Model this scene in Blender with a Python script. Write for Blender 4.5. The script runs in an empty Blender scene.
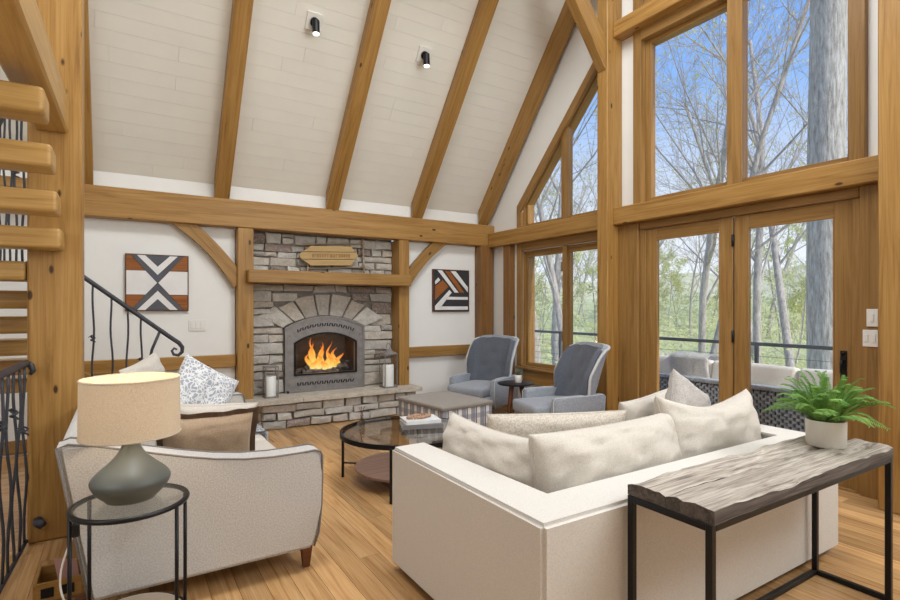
import bpy, bmesh, math, random
from mathutils import Vector, Matrix, Euler, noise
random.seed(7)
SC = bpy.context.scene
COL = SC.collection
PI = math.pi
R = math.radians

# ------------------------------------------------------------------ camera
cam_d = bpy.data.cameras.new('camera')
cam = bpy.data.objects.new('camera', cam_d)
COL.objects.link(cam)
cam.location = (0, 0, 1.42)
cam.rotation_euler = (R(90), 0, R(-32.1))
cam_d.sensor_width = 36.0
cam_d.lens = 36.0 * 522 / 900
cam_d.shift_y = 7 / 900
cam_d.clip_end = 500
SC.camera = cam

# ------------------------------------------------------------------ colour management
SC.view_settings.view_transform = 'Standard'
SC.view_settings.look = 'None'
SC.view_settings.gamma = 1.0
SC.view_settings.exposure = 0.0
SC.view_settings.use_curve_mapping = False
SC.cycles.use_denoising = True
SC.cycles.max_bounces = 8
SC.cycles.transparent_max_bounces = 24
SC.cycles.sample_clamp_indirect = 6.0


def srgb(r, g, b):
    f = lambda c: (c / 255) / 12.92 if c / 255 <= .04045 else ((c / 255 + .055) / 1.055) ** 2.4
    return (f(r), f(g), f(b), 1.0)


# ------------------------------------------------------------------ sky
world = bpy.data.worlds.new('sky')
SC.world = world
world.use_nodes = True
nt = world.node_tree
nt.nodes.clear()
wo = nt.nodes.new('ShaderNodeOutputWorld')
bg = nt.nodes.new('ShaderNodeBackground')
tc = nt.nodes.new('ShaderNodeTexCoord')
sep = nt.nodes.new('ShaderNodeSeparateXYZ')
cr = nt.nodes.new('ShaderNodeValToRGB')
cr.color_ramp.elements[0].position = 0.0
cr.color_ramp.elements[0].color = srgb(236, 240, 246)
cr.color_ramp.elements[1].position = 0.62
cr.color_ramp.elements[1].color = srgb(88, 140, 222)
e_ = cr.color_ramp.elements.new(0.16)
e_.color = srgb(220, 229, 244)
e_ = cr.color_ramp.elements.new(0.36)
e_.color = srgb(138, 180, 238)
nt.links.new(tc.outputs['Generated'], sep.inputs[0])
nt.links.new(sep.outputs['Z'], cr.inputs[0])
nt.links.new(cr.outputs[0], bg.inputs[0])
bg.inputs[1].default_value = 1.22
nt.links.new(bg.outputs[0], wo.inputs[0])


def light(name, kind, loc, energy, color=(1, 1, 1), size=None, size_y=None, aim=None, rot=None, spot=None):
    d = bpy.data.lights.new(name, kind)
    d.energy = energy
    d.color = color
    if kind == 'AREA':
        d.shape = 'RECTANGLE'
        d.size = size
        d.size_y = size_y or size
    elif kind == 'SUN':
        d.angle = R(2)
    elif size:
        d.shadow_soft_size = size
    if spot:
        d.spot_size = spot
        d.spot_blend = .6
    o = bpy.data.objects.new(name, d)
    COL.objects.link(o)
    o.location = loc
    if aim:
        o.rotation_euler = (Vector(aim) - Vector(loc)).to_track_quat('-Z', 'Y').to_euler()
    if rot:
        o.rotation_euler = rot
    return o


# the sun stands to the side of the gable wall and lights the deck and the woods
light('sun', 'SUN', (4, -20, 30), 3.6, (1, .95, .86), aim=(1.2, 0, 13))
# unseen soft area lights added to brighten the room, no fixtures behind them
light('ridge_fill_light', 'AREA', (1.6, 2.3, 6.0), 235, (.92, .965, 1), 4.2, 1.6, aim=(1.5, 2.8, 0))
light('rear_fill_light', 'AREA', (2.6, -.75, 3.2), 150, (.92, .965, 1), 3.6, 1.2, aim=(1.2, 4.5, 1.6))
light('entry_fill_light', 'AREA', (-1.6, 1.6, 2.35), 30, (.95, .98, 1), 1.0, 1.6, aim=(-.6, 4.6, 1.2))

# ------------------------------------------------------------------ materials


class NT:
    def __init__(s, name):
        s.m = bpy.data.materials.new(name)
        s.m.use_nodes = True
        s.t = s.m.node_tree
        s.b = s.t.nodes['Principled BSDF']
        s.o = s.t.nodes['Material Output']

    def n(s, kind, **kw):
        nd = s.t.nodes.new(kind)
        for k, v in kw.items():
            if k.startswith('i_'):
                key = k[2:]
                key = int(key) if key.isdigit() else key.replace('_', ' ')
                nd.inputs[key].default_value = v
            else:
                setattr(nd, k, v)
        return nd

    def l(s, a, b):
        s.t.links.new(a, b)

    def coord(s, scale=(1, 1, 1), kind='Object', shift=True):
        t = s.n('ShaderNodeTexCoord')
        mp = s.n('ShaderNodeMapping')
        mp.inputs['Scale'].default_value = scale
        s.l(t.outputs[kind], mp.inputs['Vector'])
        if shift:
            oi = s.n('ShaderNodeObjectInfo')
            mu = s.n('ShaderNodeMath', operation='MULTIPLY')
            mu.inputs[1].default_value = 37.0
            s.l(oi.outputs['Random'], mu.inputs[0])
            cb = s.n('ShaderNodeCombineXYZ')
            for k in range(3):
                s.l(mu.outputs[0], cb.inputs[k])
            s.l(cb.outputs[0], mp.inputs['Location'])
        return mp.outputs[0]

    def noise(s, vec, scale=5, detail=4, rough=.55, dist=0):
        n = s.n('ShaderNodeTexNoise')
        n.inputs['Scale'].default_value = scale
        n.inputs['Detail'].default_value = detail
        n.inputs['Roughness'].default_value = rough
        n.inputs['Distortion'].default_value = dist
        s.l(vec, n.inputs['Vector'])
        return n.outputs['Fac']

    def ramp(s, fac, stops):
        r = s.n('ShaderNodeValToRGB')
        el = r.color_ramp.elements
        el[0].position, el[0].color = stops[0]
        el[1].position, el[1].color = stops[-1]
        for p, c in stops[1:-1]:
            e = el.new(p)
            e.color = c
        s.l(fac, r.inputs[0])
        return r.outputs[0]

    def mix(s, fac, a, b, blend='MIX'):
        m = s.n('ShaderNodeMix', data_type='RGBA', blend_type=blend)
        if isinstance(fac, (int, float)):
            m.inputs[0].default_value = fac
        else:
            s.l(fac, m.inputs[0])
        for i, v in ((6, a), (7, b)):
            if isinstance(v, tuple):
                m.inputs[i].default_value = v
            else:
                s.l(v, m.inputs[i])
        return m.outputs[2]

    def bump(s, h, strength=.2, dist=.01):
        b = s.n('ShaderNodeBump')
        b.inputs['Strength'].default_value = strength
        b.inputs['Distance'].default_value = dist
        s.l(h, b.inputs['Height'])
        s.l(b.outputs[0], s.b.inputs['Normal'])

    def base(s, c):
        if isinstance(c, tuple):
            s.b.inputs['Base Color'].default_value = c
        else:
            s.l(c, s.b.inputs['Base Color'])

    def set(s, rough=.6, metal=0, spec=.4):
        s.b.inputs['Roughness'].default_value = rough
        s.b.inputs['Metallic'].default_value = metal
        s.b.inputs['Specular IOR Level'].default_value = spec
        return s


def plain(name, c, rough=.6, metal=0, spec=.4, var=.06, scale=6, bump=0, bscale=60):
    m = NT(name).set(rough, metal, spec)
    v = m.coord()
    f = m.noise(v, scale, 3)
    d = tuple(max(0, x * (1 - var * 2)) for x in c[:3]) + (1,)
    l = tuple(min(1, x * (1 + var)) for x in c[:3]) + (1,)
    m.base(m.ramp(f, [(.3, d), (.7, l)]))
    if bump:
        m.bump(m.noise(v, bscale, 3), bump, .004)
    return m.m


def wood(name, light_c, mid_c, dark_c, rough=.45, knots=True, vary=.35, gscale=1.0, spec=.35, knot_c=None):
    """grain along local X"""
    m = NT(name).set(rough, 0, spec)
    v = m.coord((.35 * gscale, 6 * gscale, 6 * gscale))
    g = m.noise(v, 3.0, 6, .6, 1.2)
    v2 = m.coord((.6 * gscale, 40 * gscale, 40 * gscale))
    fine = m.noise(v2, 3.0, 3, .6)
    c = m.ramp(g, [(.28, dark_c), (.45, mid_c), (.72, light_c)])
    c = m.mix(.22, c, m.ramp(fine, [(.35, dark_c), (.6, light_c)]))
    oi = m.n('ShaderNodeObjectInfo')
    hs = m.n('ShaderNodeHueSaturation')
    mr = m.n('ShaderNodeMapRange')
    mr.inputs['To Min'].default_value = 1 - vary * .55
    mr.inputs['To Max'].default_value = 1 + vary * .35
    m.l(oi.outputs['Random'], mr.inputs['Value'])
    m.l(mr.outputs[0], hs.inputs['Value'])
    m.l(c, hs.inputs['Color'])
    c = hs.outputs[0]
    if knots:
        v3 = m.coord((1.5, 3.4, 3.4))
        vo = m.n('ShaderNodeTexVoronoi')
        vo.inputs['Scale'].default_value = 2.0
        m.l(v3, vo.inputs['Vector'])
        k = m.ramp(vo.outputs['Distance'], [(.07, (1, 1, 1, 1)), (.11, (0, 0, 0, 1))])
        c = m.mix(k, c, knot_c or tuple(x * .3 for x in dark_c[:3]) + (1,))
    m.base(c)
    m.bump(fine, .12, .002)
    return m.m


def fabric(name, c, c2=None, scale=260, rough=.9, strength=.25, blotch=.05):
    m = NT(name).set(rough, 0, .15)
    v = m.coord()
    w1 = m.n('ShaderNodeTexWave')
    w1.inputs['Scale'].default_value = scale / 6.28
    w1.inputs['Distortion'].default_value = 2.5
    w1.inputs['Detail'].default_value = 1
    m.l(v, w1.inputs['Vector'])
    n = m.noise(v, scale, 2, .7)
    n2 = m.noise(v, 4, 3)
    cc2 = c2 or tuple(x * .8 for x in c[:3]) + (1,)
    col = m.ramp(n, [(.32, cc2), (.62, c)])
    col = m.mix(m.ramp(n2, [(.35, (blotch * 2,) * 3 + (1,)), (.65, (0, 0, 0, 1))]), col, cc2)
    m.base(col)
    mx = m.n('ShaderNodeMath', operation='ADD')
    m.l(n, mx.inputs[0])
    mx.inputs[1].default_value = 0.0
    m.bump(mx.outputs[0], strength, .002)
    m.b.inputs['Sheen Weight'].default_value = .25
    return m.m


def stone_mat(name, cols, rough=.85, bumpk=.6):
    m = NT(name).set(rough, 0, .25)
    oi = m.n('ShaderNodeObjectInfo')
    stops = [(i / (len(cols) - 1), c) for i, c in enumerate(cols)]
    base = m.ramp(oi.outputs['Random'], stops)
    v = m.coord()
    n = m.noise(v, 9, 6, .65)
    n2 = m.noise(v, 40, 4, .7)
    c = m.mix(m.ramp(n, [(.3, (.55, .55, .55, 1)), (.7, (0, 0, 0, 1))]), base, srgb(138, 130, 122))
    c = m.mix(m.ramp(n2, [(.5, (0, 0, 0, 1)), (.75, (.5, .5, .5, 1))]), c, srgb(228, 224, 216))
    m.base(c)
    s = m.n('ShaderNodeMath', operation='ADD')
    m.l(n, s.inputs[0])
    m.l(n2, s.inputs[1])
    m.bump(s.outputs[0], bumpk, .02)
    return m.m


def glass_mat(name, tint=(1, 1, 1, 1), refl=.05, ior=1.45):
    m = NT(name)
    tr = m.n('ShaderNodeBsdfTransparent')
    tr.inputs[0].default_value = tint
    gl = m.n('ShaderNodeBsdfGlossy')
    gl.inputs['Roughness'].default_value = .02
    lw = m.n('ShaderNodeLayerWeight')          # same reflection from both sides of the pane
    lw.inputs[0].default_value = .5
    pw_ = m.n('ShaderNodeMath', operation='POWER')
    pw_.inputs[1].default_value = 4.0
    m.l(lw.outputs['Facing'], pw_.inputs[0])
    mu = m.n('ShaderNodeMath', operation='MULTIPLY_ADD')
    mu.inputs[1].default_value = refl * 10
    mu.inputs[2].default_value = refl * .5
    m.l(pw_.outputs[0], mu.inputs[0])
    mx = m.n('ShaderNodeMixShader')
    m.l(mu.outputs[0], mx.inputs[0])
    m.l(tr.outputs[0], mx.inputs[1])
    m.l(gl.outputs[0], mx.inputs[2])
    m.l(mx.outputs[0], m.o.inputs['Surface'])
    return m.m


def emis(name, c, s):
    m = NT(name)
    m.base(c)
    m.b.inputs['Emission Color'].default_value = c
    m.b.inputs['Emission Strength'].default_value = s
    return m.m


M = {}
M['timber'] = wood('pine_timber', srgb(178, 138, 80), srgb(156, 115, 58), srgb(120, 83, 38), .42, True, .2)
M['timber_dark'] = wood('dark_pine_timber', srgb(148, 107, 62), srgb(124, 86, 46), srgb(92, 61, 32), .42, True, .15)  # darker tone of the pine timber
M['tread'] = wood('oak_tread', srgb(192, 154, 94), srgb(172, 133, 74), srgb(142, 104, 54), .35, False, .12)
M['floor'] = wood('oak_floor', srgb(214, 174, 124), srgb(190, 146, 96), srgb(146, 102, 62), .27, False, .55, 1.2, .5)
M['casing'] = wood('fir_casing', srgb(166, 128, 76), srgb(144, 107, 58), srgb(112, 80, 40), .38, False, .12)
M['walnut'] = wood('walnut', srgb(120, 72, 44), srgb(96, 56, 34), srgb(66, 38, 24), .4, False, .1)
M['reclaimed'] = wood('reclaimed_plank', srgb(208, 200, 188), srgb(150, 138, 126), srgb(44, 38, 36), .8, False, .2, 2.2)
M['sign'] = wood('sign_pine', srgb(192, 164, 112), srgb(176, 146, 96), srgb(146, 114, 70), .5, False, .12)
M['twig'] = wood('birch_twig', srgb(198, 180, 158), srgb(160, 140, 120), srgb(100, 84, 70), .7, False, .2)
M['wall'] = plain('white_plaster', srgb(236, 235, 231), .8, var=.012, scale=3)
M['board'] = plain('painted_board', srgb(233, 230, 221), .6, var=.015, scale=2.5)
M['mortar'] = plain('mortar', srgb(132, 126, 118), .95, var=.15, scale=20, bump=.5)
M['stone'] = stone_mat('ledge_stone', [srgb(196, 192, 182), srgb(218, 214, 204), srgb(172, 168, 162), srgb(208, 198, 184), srgb(186, 176, 164), srgb(212, 210, 204)])
M['stone_dark'] = stone_mat('brown_ledge_stone', [srgb(156, 138, 128), srgb(128, 112, 104)])
M['slab'] = stone_mat('hearth_stone', [srgb(208, 198, 182), srgb(196, 186, 170)], .8, .35)
M['pewter'] = plain('pewter_iron', srgb(140, 135, 132), .5, .35, .5, .1, 14, .3, 80)
M['iron'] = plain('wrought_iron', srgb(66, 67, 74), .5, .3, .5, .15, 12, .3, 90)
M['black'] = plain('black_metal', srgb(30, 30, 32), .4, .5, .5, .1)
M['soot'] = plain('firebox_soot', srgb(92, 80, 78), .9, var=.2)
M['log'] = plain('burnt_log', srgb(110, 98, 90), .9, var=.4, scale=14, bump=.8, bscale=30)
M['ember'] = emis('ember', srgb(255, 120, 40), 3)
M['linen'] = fabric('cream_linen', srgb(208, 204, 199), srgb(176, 171, 166), 150, strength=.4)
M['white_fabric'] = fabric('white_slipcover', srgb(220, 215, 208), srgb(202, 196, 188), 240)
M['ivory'] = fabric('ivory_cotton', srgb(214, 206, 195), srgb(192, 184, 172), 200)
M['rib'] = fabric('ribbed_oatmeal', srgb(212, 202, 188), srgb(172, 162, 150), 110, strength=.6)
M['greyp'] = fabric('grey_linen', srgb(196, 190, 184), srgb(160, 154, 150), 150)
M['tan'] = fabric('tan_linen', srgb(182, 158, 132), srgb(156, 132, 108), 200)
M['brown'] = fabric('brown_flange', srgb(150, 120, 92), srgb(126, 98, 74), 200)
M['pipe'] = fabric('grey_piping', srgb(130, 122, 116), srgb(106, 100, 94), 200)
M['chair'] = fabric('blue_grey_tweed', srgb(166, 170, 178), srgb(124, 129, 138), 140, strength=.4)
M['chair_in'] = fabric('slate_tweed', srgb(104, 108, 118), srgb(76, 80, 90), 140, strength=.4)
M['chair_pipe'] = fabric('pale_trim', srgb(204, 206, 206), None, 140)
M['otto_top'] = fabric('taupe_cloth', srgb(158, 150, 140), srgb(128, 120, 110), 200)
M['out_cushion'] = fabric('stone_canvas', srgb(232, 226, 216), srgb(216, 208, 198), 160)
M['throw'] = fabric('white_throw', srgb(236, 234, 230), srgb(206, 202, 198), 80, strength=.7)
M['wicker'] = plain('grey_wicker', srgb(164, 168, 174), .7, var=.15, scale=40)
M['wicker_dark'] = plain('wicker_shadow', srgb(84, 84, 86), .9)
M['glass'] = glass_mat('window_glass', (.985, .99, .99, 1), .04)
M['table_glass'] = glass_mat('table_glass', (.93, .95, .945, 1), .06)
M['smoke_glass'] = glass_mat('smoked_glass', (.80, .78, .75, 1), .09)
M['jar'] = glass_mat('lantern_glass', (.985, .99, .99, 1), .03)
M['mauve'] = wood('mauve_stained_wood', srgb(164, 136, 124), srgb(142, 112, 102), srgb(112, 86, 78), .5, False, .05)
M['old_edge'] = wood('weathered_plank_edge', srgb(118, 110, 104), srgb(84, 76, 72), srgb(40, 35, 34), .85, False, .1, 2)
M['candle'] = plain('candle_wax', srgb(246, 245, 241), .5, var=.01)
M['pot'] = plain('white_ceramic', srgb(226, 220, 212), .45, var=.03, scale=3)
M['soil'] = plain('soil', srgb(60, 46, 36), .95, var=.3, scale=30)
M['lamp_base'] = plain('green_grey_ceramic', srgb(92, 96, 92), .38, var=.08, scale=3)
M['plate'] = plain('switch_plate', srgb(232, 230, 224), .4, var=.01)
M['white_plastic'] = plain('white_cord', srgb(240, 238, 234), .4, var=.01)
M['pink'] = plain('pink_paper', srgb(206, 160, 150), .8, var=.05)
M['paper'] = plain('book_pages', srgb(228, 222, 212), .8, var=.05, scale=60)
M['book_a'] = plain('book_cover_grey', srgb(120, 118, 118), .6)
M['book_b'] = plain('book_cover_white', srgb(226, 226, 226), .5)
M['bead'] = plain('wooden_bead', srgb(176, 140, 112), .5, var=.1, scale=30)
M['art_white'] = plain('art_white', srgb(232, 230, 228), .7, var=.03)
M['art_grey'] = plain('art_slate', srgb(92, 92, 98), .7, var=.08)
M['art_brown'] = wood('art_brown', srgb(168, 104, 50), srgb(146, 86, 38), srgb(116, 66, 28), .6, False, .1)
M['art_black'] = plain('art_black', srgb(54, 54, 56), .7, var=.08)
M['deck'] = wood('deck_board', srgb(176, 158, 138), srgb(156, 138, 120), srgb(124, 108, 92), .8, False, .2)
M['rail'] = plain('rail_metal', srgb(96, 98, 98), .5, .2)
M['pale_blue'] = fabric('pale_blue_canvas', srgb(214, 222, 232), None, 120)
M['lampglow'] = emis('bulb_glow', (1, .85, .65, 1), 4)
M['spotglow'] = emis('spot_lens', (1, .95, .88, 1), 2.2)

# bark
m = NT('bark').set(.95, 0, .1)
v = m.coord((3, 3, .5))
n_ = m.noise(v, 6, 6, .7)
m.base(m.ramp(n_, [(.3, srgb(138, 130, 126)), (.5, srgb(190, 184, 178)), (.7, srgb(226, 222, 218))]))
m.bump(n_, .8, .05)
M['bark'] = m.m
m = NT('thin_bark').set(.95, 0, .1)
v = m.coord((3, 3, .8))
n_ = m.noise(v, 5, 4, .7)
m.base(m.ramp(n_, [(.3, srgb(150, 140, 134)), (.7, srgb(212, 204, 198))]))
M['thin_bark'] = m.m


def leaf_mat(name, a, b, trans=.35):
    m = NT(name).set(.6, 0, .25)
    g = m.n('ShaderNodeNewGeometry')
    f = m.noise(m.coord((1, 1, 1)), 2.2, 3)
    m.base(m.ramp(f, [(.3, a), (.7, b)]))
    t = m.n('ShaderNodeBsdfTranslucent')
    t.inputs[0].default_value = b
    mx = m.n('ShaderNodeMixShader')
    mx.inputs[0].default_value = trans
    m.l(m.b.outputs[0], mx.inputs[1])
    m.l(t.outputs[0], mx.inputs[2])
    m.l(mx.outputs[0], m.o.inputs['Surface'])
    return m.m


M['spring'] = leaf_mat('spring_leaf', srgb(204, 206, 136), srgb(228, 228, 176))
M['fern'] = leaf_mat('fern_leaf', srgb(78, 128, 54), srgb(146, 184, 98), .3)
M['succulent'] = leaf_mat('grey_green_leaf', srgb(120, 142, 116), srgb(160, 176, 150), .2)
m = NT('forest_floor').set(.95, 0, .1)
n_ = m.noise(m.coord((1, 1, 1)), .35, 8, .7)
m.base(m.ramp(n_, [(.3, srgb(190, 180, 148)), (.5, srgb(206, 206, 148)), (.7, srgb(224, 220, 186))]))
M['ground'] = m.m
m = NT('far_ridge').set(.95, 0, .1)
n_ = m.noise(m.coord((1, 1, 1)), .25, 8, .75)
m.base(m.ramp(n_, [(.3, srgb(190, 184, 150)), (.5, srgb(212, 206, 166)), (.7, srgb(226, 220, 190))]))
M['ridge'] = m.m

# linen lamp shade
m = NT('linen_shade').set(.9, 0, .1)
v = m.coord()
n_ = m.noise(v, 300, 2, .7)
col = m.ramp(n_, [(.3, srgb(204, 190, 168)), (.65, srgb(232, 220, 200))])
m.base(col)
t_ = m.n('ShaderNodeBsdfTranslucent')
m.l(col, t_.inputs[0])
mx = m.n('ShaderNodeMixShader')
mx.inputs[0].default_value = .35
m.l(m.b.outputs[0], mx.inputs[1])
m.l(t_.outputs[0], mx.inputs[2])
m.l(mx.outputs[0], m.o.inputs['Surface'])
m.bump(n_, .3, .002)
M['shade'] = m.m

# plaid
m = NT('plaid_wool').set(.9, 0, .15)
tcn = m.n('ShaderNodeTexCoord')
sx = m.n('ShaderNodeSeparateXYZ')
m.l(tcn.outputs['Object'], sx.inputs[0])


def stripes(out, freq, width, phase=0):
    a = m.n('ShaderNodeMath', operation='MULTIPLY_ADD')
    a.inputs[1].default_value = freq
    a.inputs[2].default_value = phase
    m.l(out, a.inputs[0])
    f = m.n('ShaderNodeMath', operation='FRACT')
    m.l(a.outputs[0], f.inputs[0])
    g = m.n('ShaderNodeMath', operation='LESS_THAN')
    g.inputs[1].default_value = width
    m.l(f.outputs[0], g.inputs[0])
    return g.outputs[0]


xy = m.n('ShaderNodeMath', operation='ADD')
m.l(sx.outputs[0], xy.inputs[0])
m.l(sx.outputs[1], xy.inputs[1])
c_ = m.mix(stripes(xy.outputs[0], 8, .45), srgb(222, 219, 214), srgb(136, 137, 148))
c2_ = m.mix(stripes(xy.outputs[0], 8, .14, .5), c_, srgb(92, 92, 108))
hz_ = m.n('ShaderNodeMath', operation='MULTIPLY')
hz_.inputs[1].default_value = .55
m.l(stripes(sx.outputs[2], 8, .4, .2), hz_.inputs[0])
c3_ = m.mix(hz_.outputs[0], c2_, srgb(110, 112, 126))
m.base(m.mix(.15, c3_, m.ramp(m.noise(m.coord(), 200, 2), [(.3, srgb(120, 116, 112)), (.7, srgb(230, 226, 220))])))
M['plaid'] = m.m

# botanical print
m = NT('botanical_print').set(.9, 0, .15)
vo = m.n('ShaderNodeTexVoronoi', feature='DISTANCE_TO_EDGE')
vo.inputs['Scale'].default_value = 42
ns = m.n('ShaderNodeTexNoise')
ns.inputs['Scale'].default_value = 9
vv = m.coord()
m.l(vv, ns.inputs['Vector'])
ad = m.n('ShaderNodeMix', data_type='RGBA')
ad.inputs[0].default_value = .12
m.l(vv, ad.inputs[6])
m.l(ns.outputs['Color'], ad.inputs[7])
m.l(ad.outputs[2], vo.inputs['Vector'])
m.base(m.ramp(vo.outputs['Distance'], [(.08, srgb(230, 229, 228)), (.16, srgb(166, 171, 180))]))
M['print'] = m.m

# ------------------------------------------------------------------ geometry helpers
XF = {}          # root -> world matrix


def setprops(o, label=None, cat=None, group=None, kind=None):
    if label: o['label'] = label
    if cat: o['category'] = cat
    if group: o['group'] = group
    if kind: o['kind'] = kind
    return o


def thing(name, loc, label=None, cat=None, group=None, rotz=0, kind=None):
    o = bpy.data.objects.new(name, None)
    COL.objects.link(o)
    o.empty_display_size = .1
    o.location = loc
    o.rotation_euler = (0, 0, rotz)
    XF[o.name] = Matrix.Translation(loc) @ Matrix.Rotation(rotz, 4, 'Z')
    return setprops(o, label, cat, group, kind)


def link(name, me, mat, parent=None, mw=None):
    """me is in coordinates of mw (world matrix); parent any registered root"""
    o = bpy.data.objects.new(name, me)
    COL.objects.link(o)
    if mat and not me.materials:
        me.materials.append(M[mat] if isinstance(mat, str) else mat)
    mw = mw or Matrix.Identity(4)
    if parent:
        o.parent = parent
        o.matrix_basis = XF[parent.name].inverted() @ mw
    else:
        o.matrix_basis = mw
    XF[o.name] = mw
    return o


def recenter(me, parent_mw=None):
    """move verts so that the mesh origin is at the base centre; returns the translation"""
    xs = [v.co for v in me.vertices]
    lo = Vector((min(c.x for c in xs), min(c.y for c in xs), min(c.z for c in xs)))
    hi = Vector((max(c.x for c in xs), max(c.y for c in xs), max(c.z for c in xs)))
    c = Vector(((lo.x + hi.x) / 2, (lo.y + hi.y) / 2, lo.z))
    me.transform(Matrix.Translation(-c))
    return Matrix.Translation(c)


class MB:
    def __init__(s):
        s.bm = bmesh.new()

    def face(s, vs):
        try:
            return s.bm.faces.new(vs)
        except ValueError:
            return None

    def poly(s, pts):
        return s.face([s.bm.verts.new(p) for p in pts])

    def hexa(s, p):
        """8 points: bottom 4 ccw, top 4 ccw"""
        v = [s.bm.verts.new(q) for q in p]
        for f in ((3, 2, 1, 0), (4, 5, 6, 7), (0, 1, 5, 4), (1, 2, 6, 5), (2, 3, 7, 6), (3, 0, 4, 7)):
            s.face([v[i] for i in f])
        s.last = v
        return s

    def box(s, x0, x1, y0, y1, z0, z1, bev=0, seg=2):
        s.hexa([(x0, y0, z0), (x1, y0, z0), (x1, y1, z0), (x0, y1, z0), (x0, y0, z1), (x1, y0, z1), (x1, y1, z1), (x0, y1, z1)])
        if bev:
            es = list({e for q in s.last for e in q.link_edges})
            bmesh.ops.bevel(s.bm, geom=es, offset=bev, segments=seg, affect='EDGES', profile=.6)
        return s

    def prism(s, pts, axis, a, b, bev=0):
        """polygon of 2-D points; axis 'x' -> (y,z), 'y' -> (x,z), 'z' -> (x,y)"""
        def mk(p, t):
            return {'x': (t, p[0], p[1]), 'y': (p[0], t, p[1]), 'z': (p[0], p[1], t)}[axis]
        A = [s.bm.verts.new(mk(p, a)) for p in pts]
        B = [s.bm.verts.new(mk(p, b)) for p in pts]
        s.face(list(reversed(A)))
        s.face(B)
        n = len(pts)
        for i in range(n):
            s.face([A[i], A[(i + 1) % n], B[(i + 1) % n], B[i]])
        if bev:
            es = list({e for q in A + B for e in q.link_edges})
            bmesh.ops.bevel(s.bm, geom=es, offset=bev, segments=1, affect='EDGES')
        return s

    def tube(s, pts, r, n=8, close=False, caps=True):
        pts = [Vector(p) for p in pts]
        rs = r if isinstance(r, (list, tuple)) else [r] * len(pts)
        rings = []
        up = None
        N = len(pts)
        for i, p in enumerate(pts):
            if close:
                d = pts[(i + 1) % N] - pts[i - 1]
            else:
                d = pts[min(i + 1, N - 1)] - pts[max(i - 1, 0)]
            d.normalize()
            if up is None:
                up = Vector((0, 0, 1)) if abs(d.z) < .9 else Vector((1, 0, 0))
            a = d.cross(up)
            if a.length < 1e-5:
                a = d.orthogonal()
            a.normalize()
            b = a.cross(d)
            b.normalize()
            up = b
            rings.append([s.bm.verts.new(p + (a * math.cos(2 * PI * k / n) + b * math.sin(2 * PI * k / n)) * rs[i]) for k in range(n)])
        M_ = N if close else N - 1
        for i in range(M_):
            A, B = rings[i], rings[(i + 1) % N]
            for k in range(n):
                s.face([A[k], A[(k + 1) % n], B[(k + 1) % n], B[k]])
        if caps and not close:
            s.face(list(reversed(rings[0])))
            s.face(rings[-1])
        return s

    def lathe(s, prof, n=32, c=(0, 0), sx=1, sy=1):
        rings = []
        for r, z in prof:
            if r < 1e-5:
                rings.append([s.bm.verts.new((c[0], c[1], z))])
            else:
                rings.append([s.bm.verts.new((c[0] + r * sx * math.cos(2 * PI * k / n), c[1] + r * sy * math.sin(2 * PI * k / n), z)) for k in range(n)])
        for A, B in zip(rings, rings[1:]):
            for k in range(n):
                k2 = (k + 1) % n
                if len(A) == 1 and len(B) == 1:
                    continue
                if len(A) == 1:
                    s.face([A[0], B[k2], B[k]])
                elif len(B) == 1:
                    s.face([A[k], A[k2], B[0]])
                else:
                    s.face([A[k], A[k2], B[k2], B[k]])
        return s

    def cyl(s, x, y, z0, z1, r, n=24, r2=None):
        r2 = r if r2 is None else r2
        return s.lathe([(0, z0), (r, z0), (r2, z1), (0, z1)], n, (x, y))

    def ball(s, c, r, n=10):
        g = bmesh.ops.create_uvsphere(s.bm, u_segments=n, v_segments=max(4, n // 2), radius=1)
        rr = r if isinstance(r, (tuple, list)) else (r, r, r)
        for v in g['verts']:
            v.co = Vector((v.co.x * rr[0] + c[0], v.co.y * rr[1] + c[1], v.co.z * rr[2] + c[2]))
        return s

    def xf(s, mtx):
        s.bm.transform(mtx)
        return s

    def mesh(s, name, smooth=False, auto=None):
        bmesh.ops.recalc_face_normals(s.bm, faces=s.bm.faces)
        me = bpy.data.meshes.new(name)
        s.bm.to_mesh(me)
        s.bm.free()
        if smooth:
            me.polygons.foreach_set('use_smooth', [True] * len(me.polygons))
            if auto:
                me.set_sharp_from_angle(angle=R(auto))
        return me

    def build(s, name, mat, parent=None, smooth=False, auto=None, label=None, cat=None, group=None, kind=None, local=False):
        """verts are in world coordinates, or in the parent's own coordinates when local"""
        me = s.mesh(name, smooth, auto)
        if local:
            T = XF[parent.name] @ recenter(me)
        else:
            T = recenter(me)
        o = link(name, me, mat, parent, T)
        return setprops(o, label, cat, group, kind)


def timber(name, p0, p1, w, h, mat='timber', parent=None, bev=.008, up=(0, 0, 1), **kw):
    """bevelled beam with its grain along local X from p0 to p1; w sideways, h along up"""
    p0, p1 = Vector(p0), Vector(p1)
    d = p1 - p0
    L = d.length
    x = d.normalized()
    u = Vector(up)
    y = u.cross(x).normalized()
    z = x.cross(y)
    mb = MB().box(0, L, -w / 2, w / 2, -h / 2, h / 2, bev, 1)
    me = mb.mesh(name)
    mw = Matrix((( x.x, y.x, z.x, p0.x), (x.y, y.y, z.y, p0.y), (x.z, y.z, z.z, p0.z), (0, 0, 0, 1)))
    o = link(name, me, mat, parent, mw)
    return setprops(o, **kw)


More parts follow.
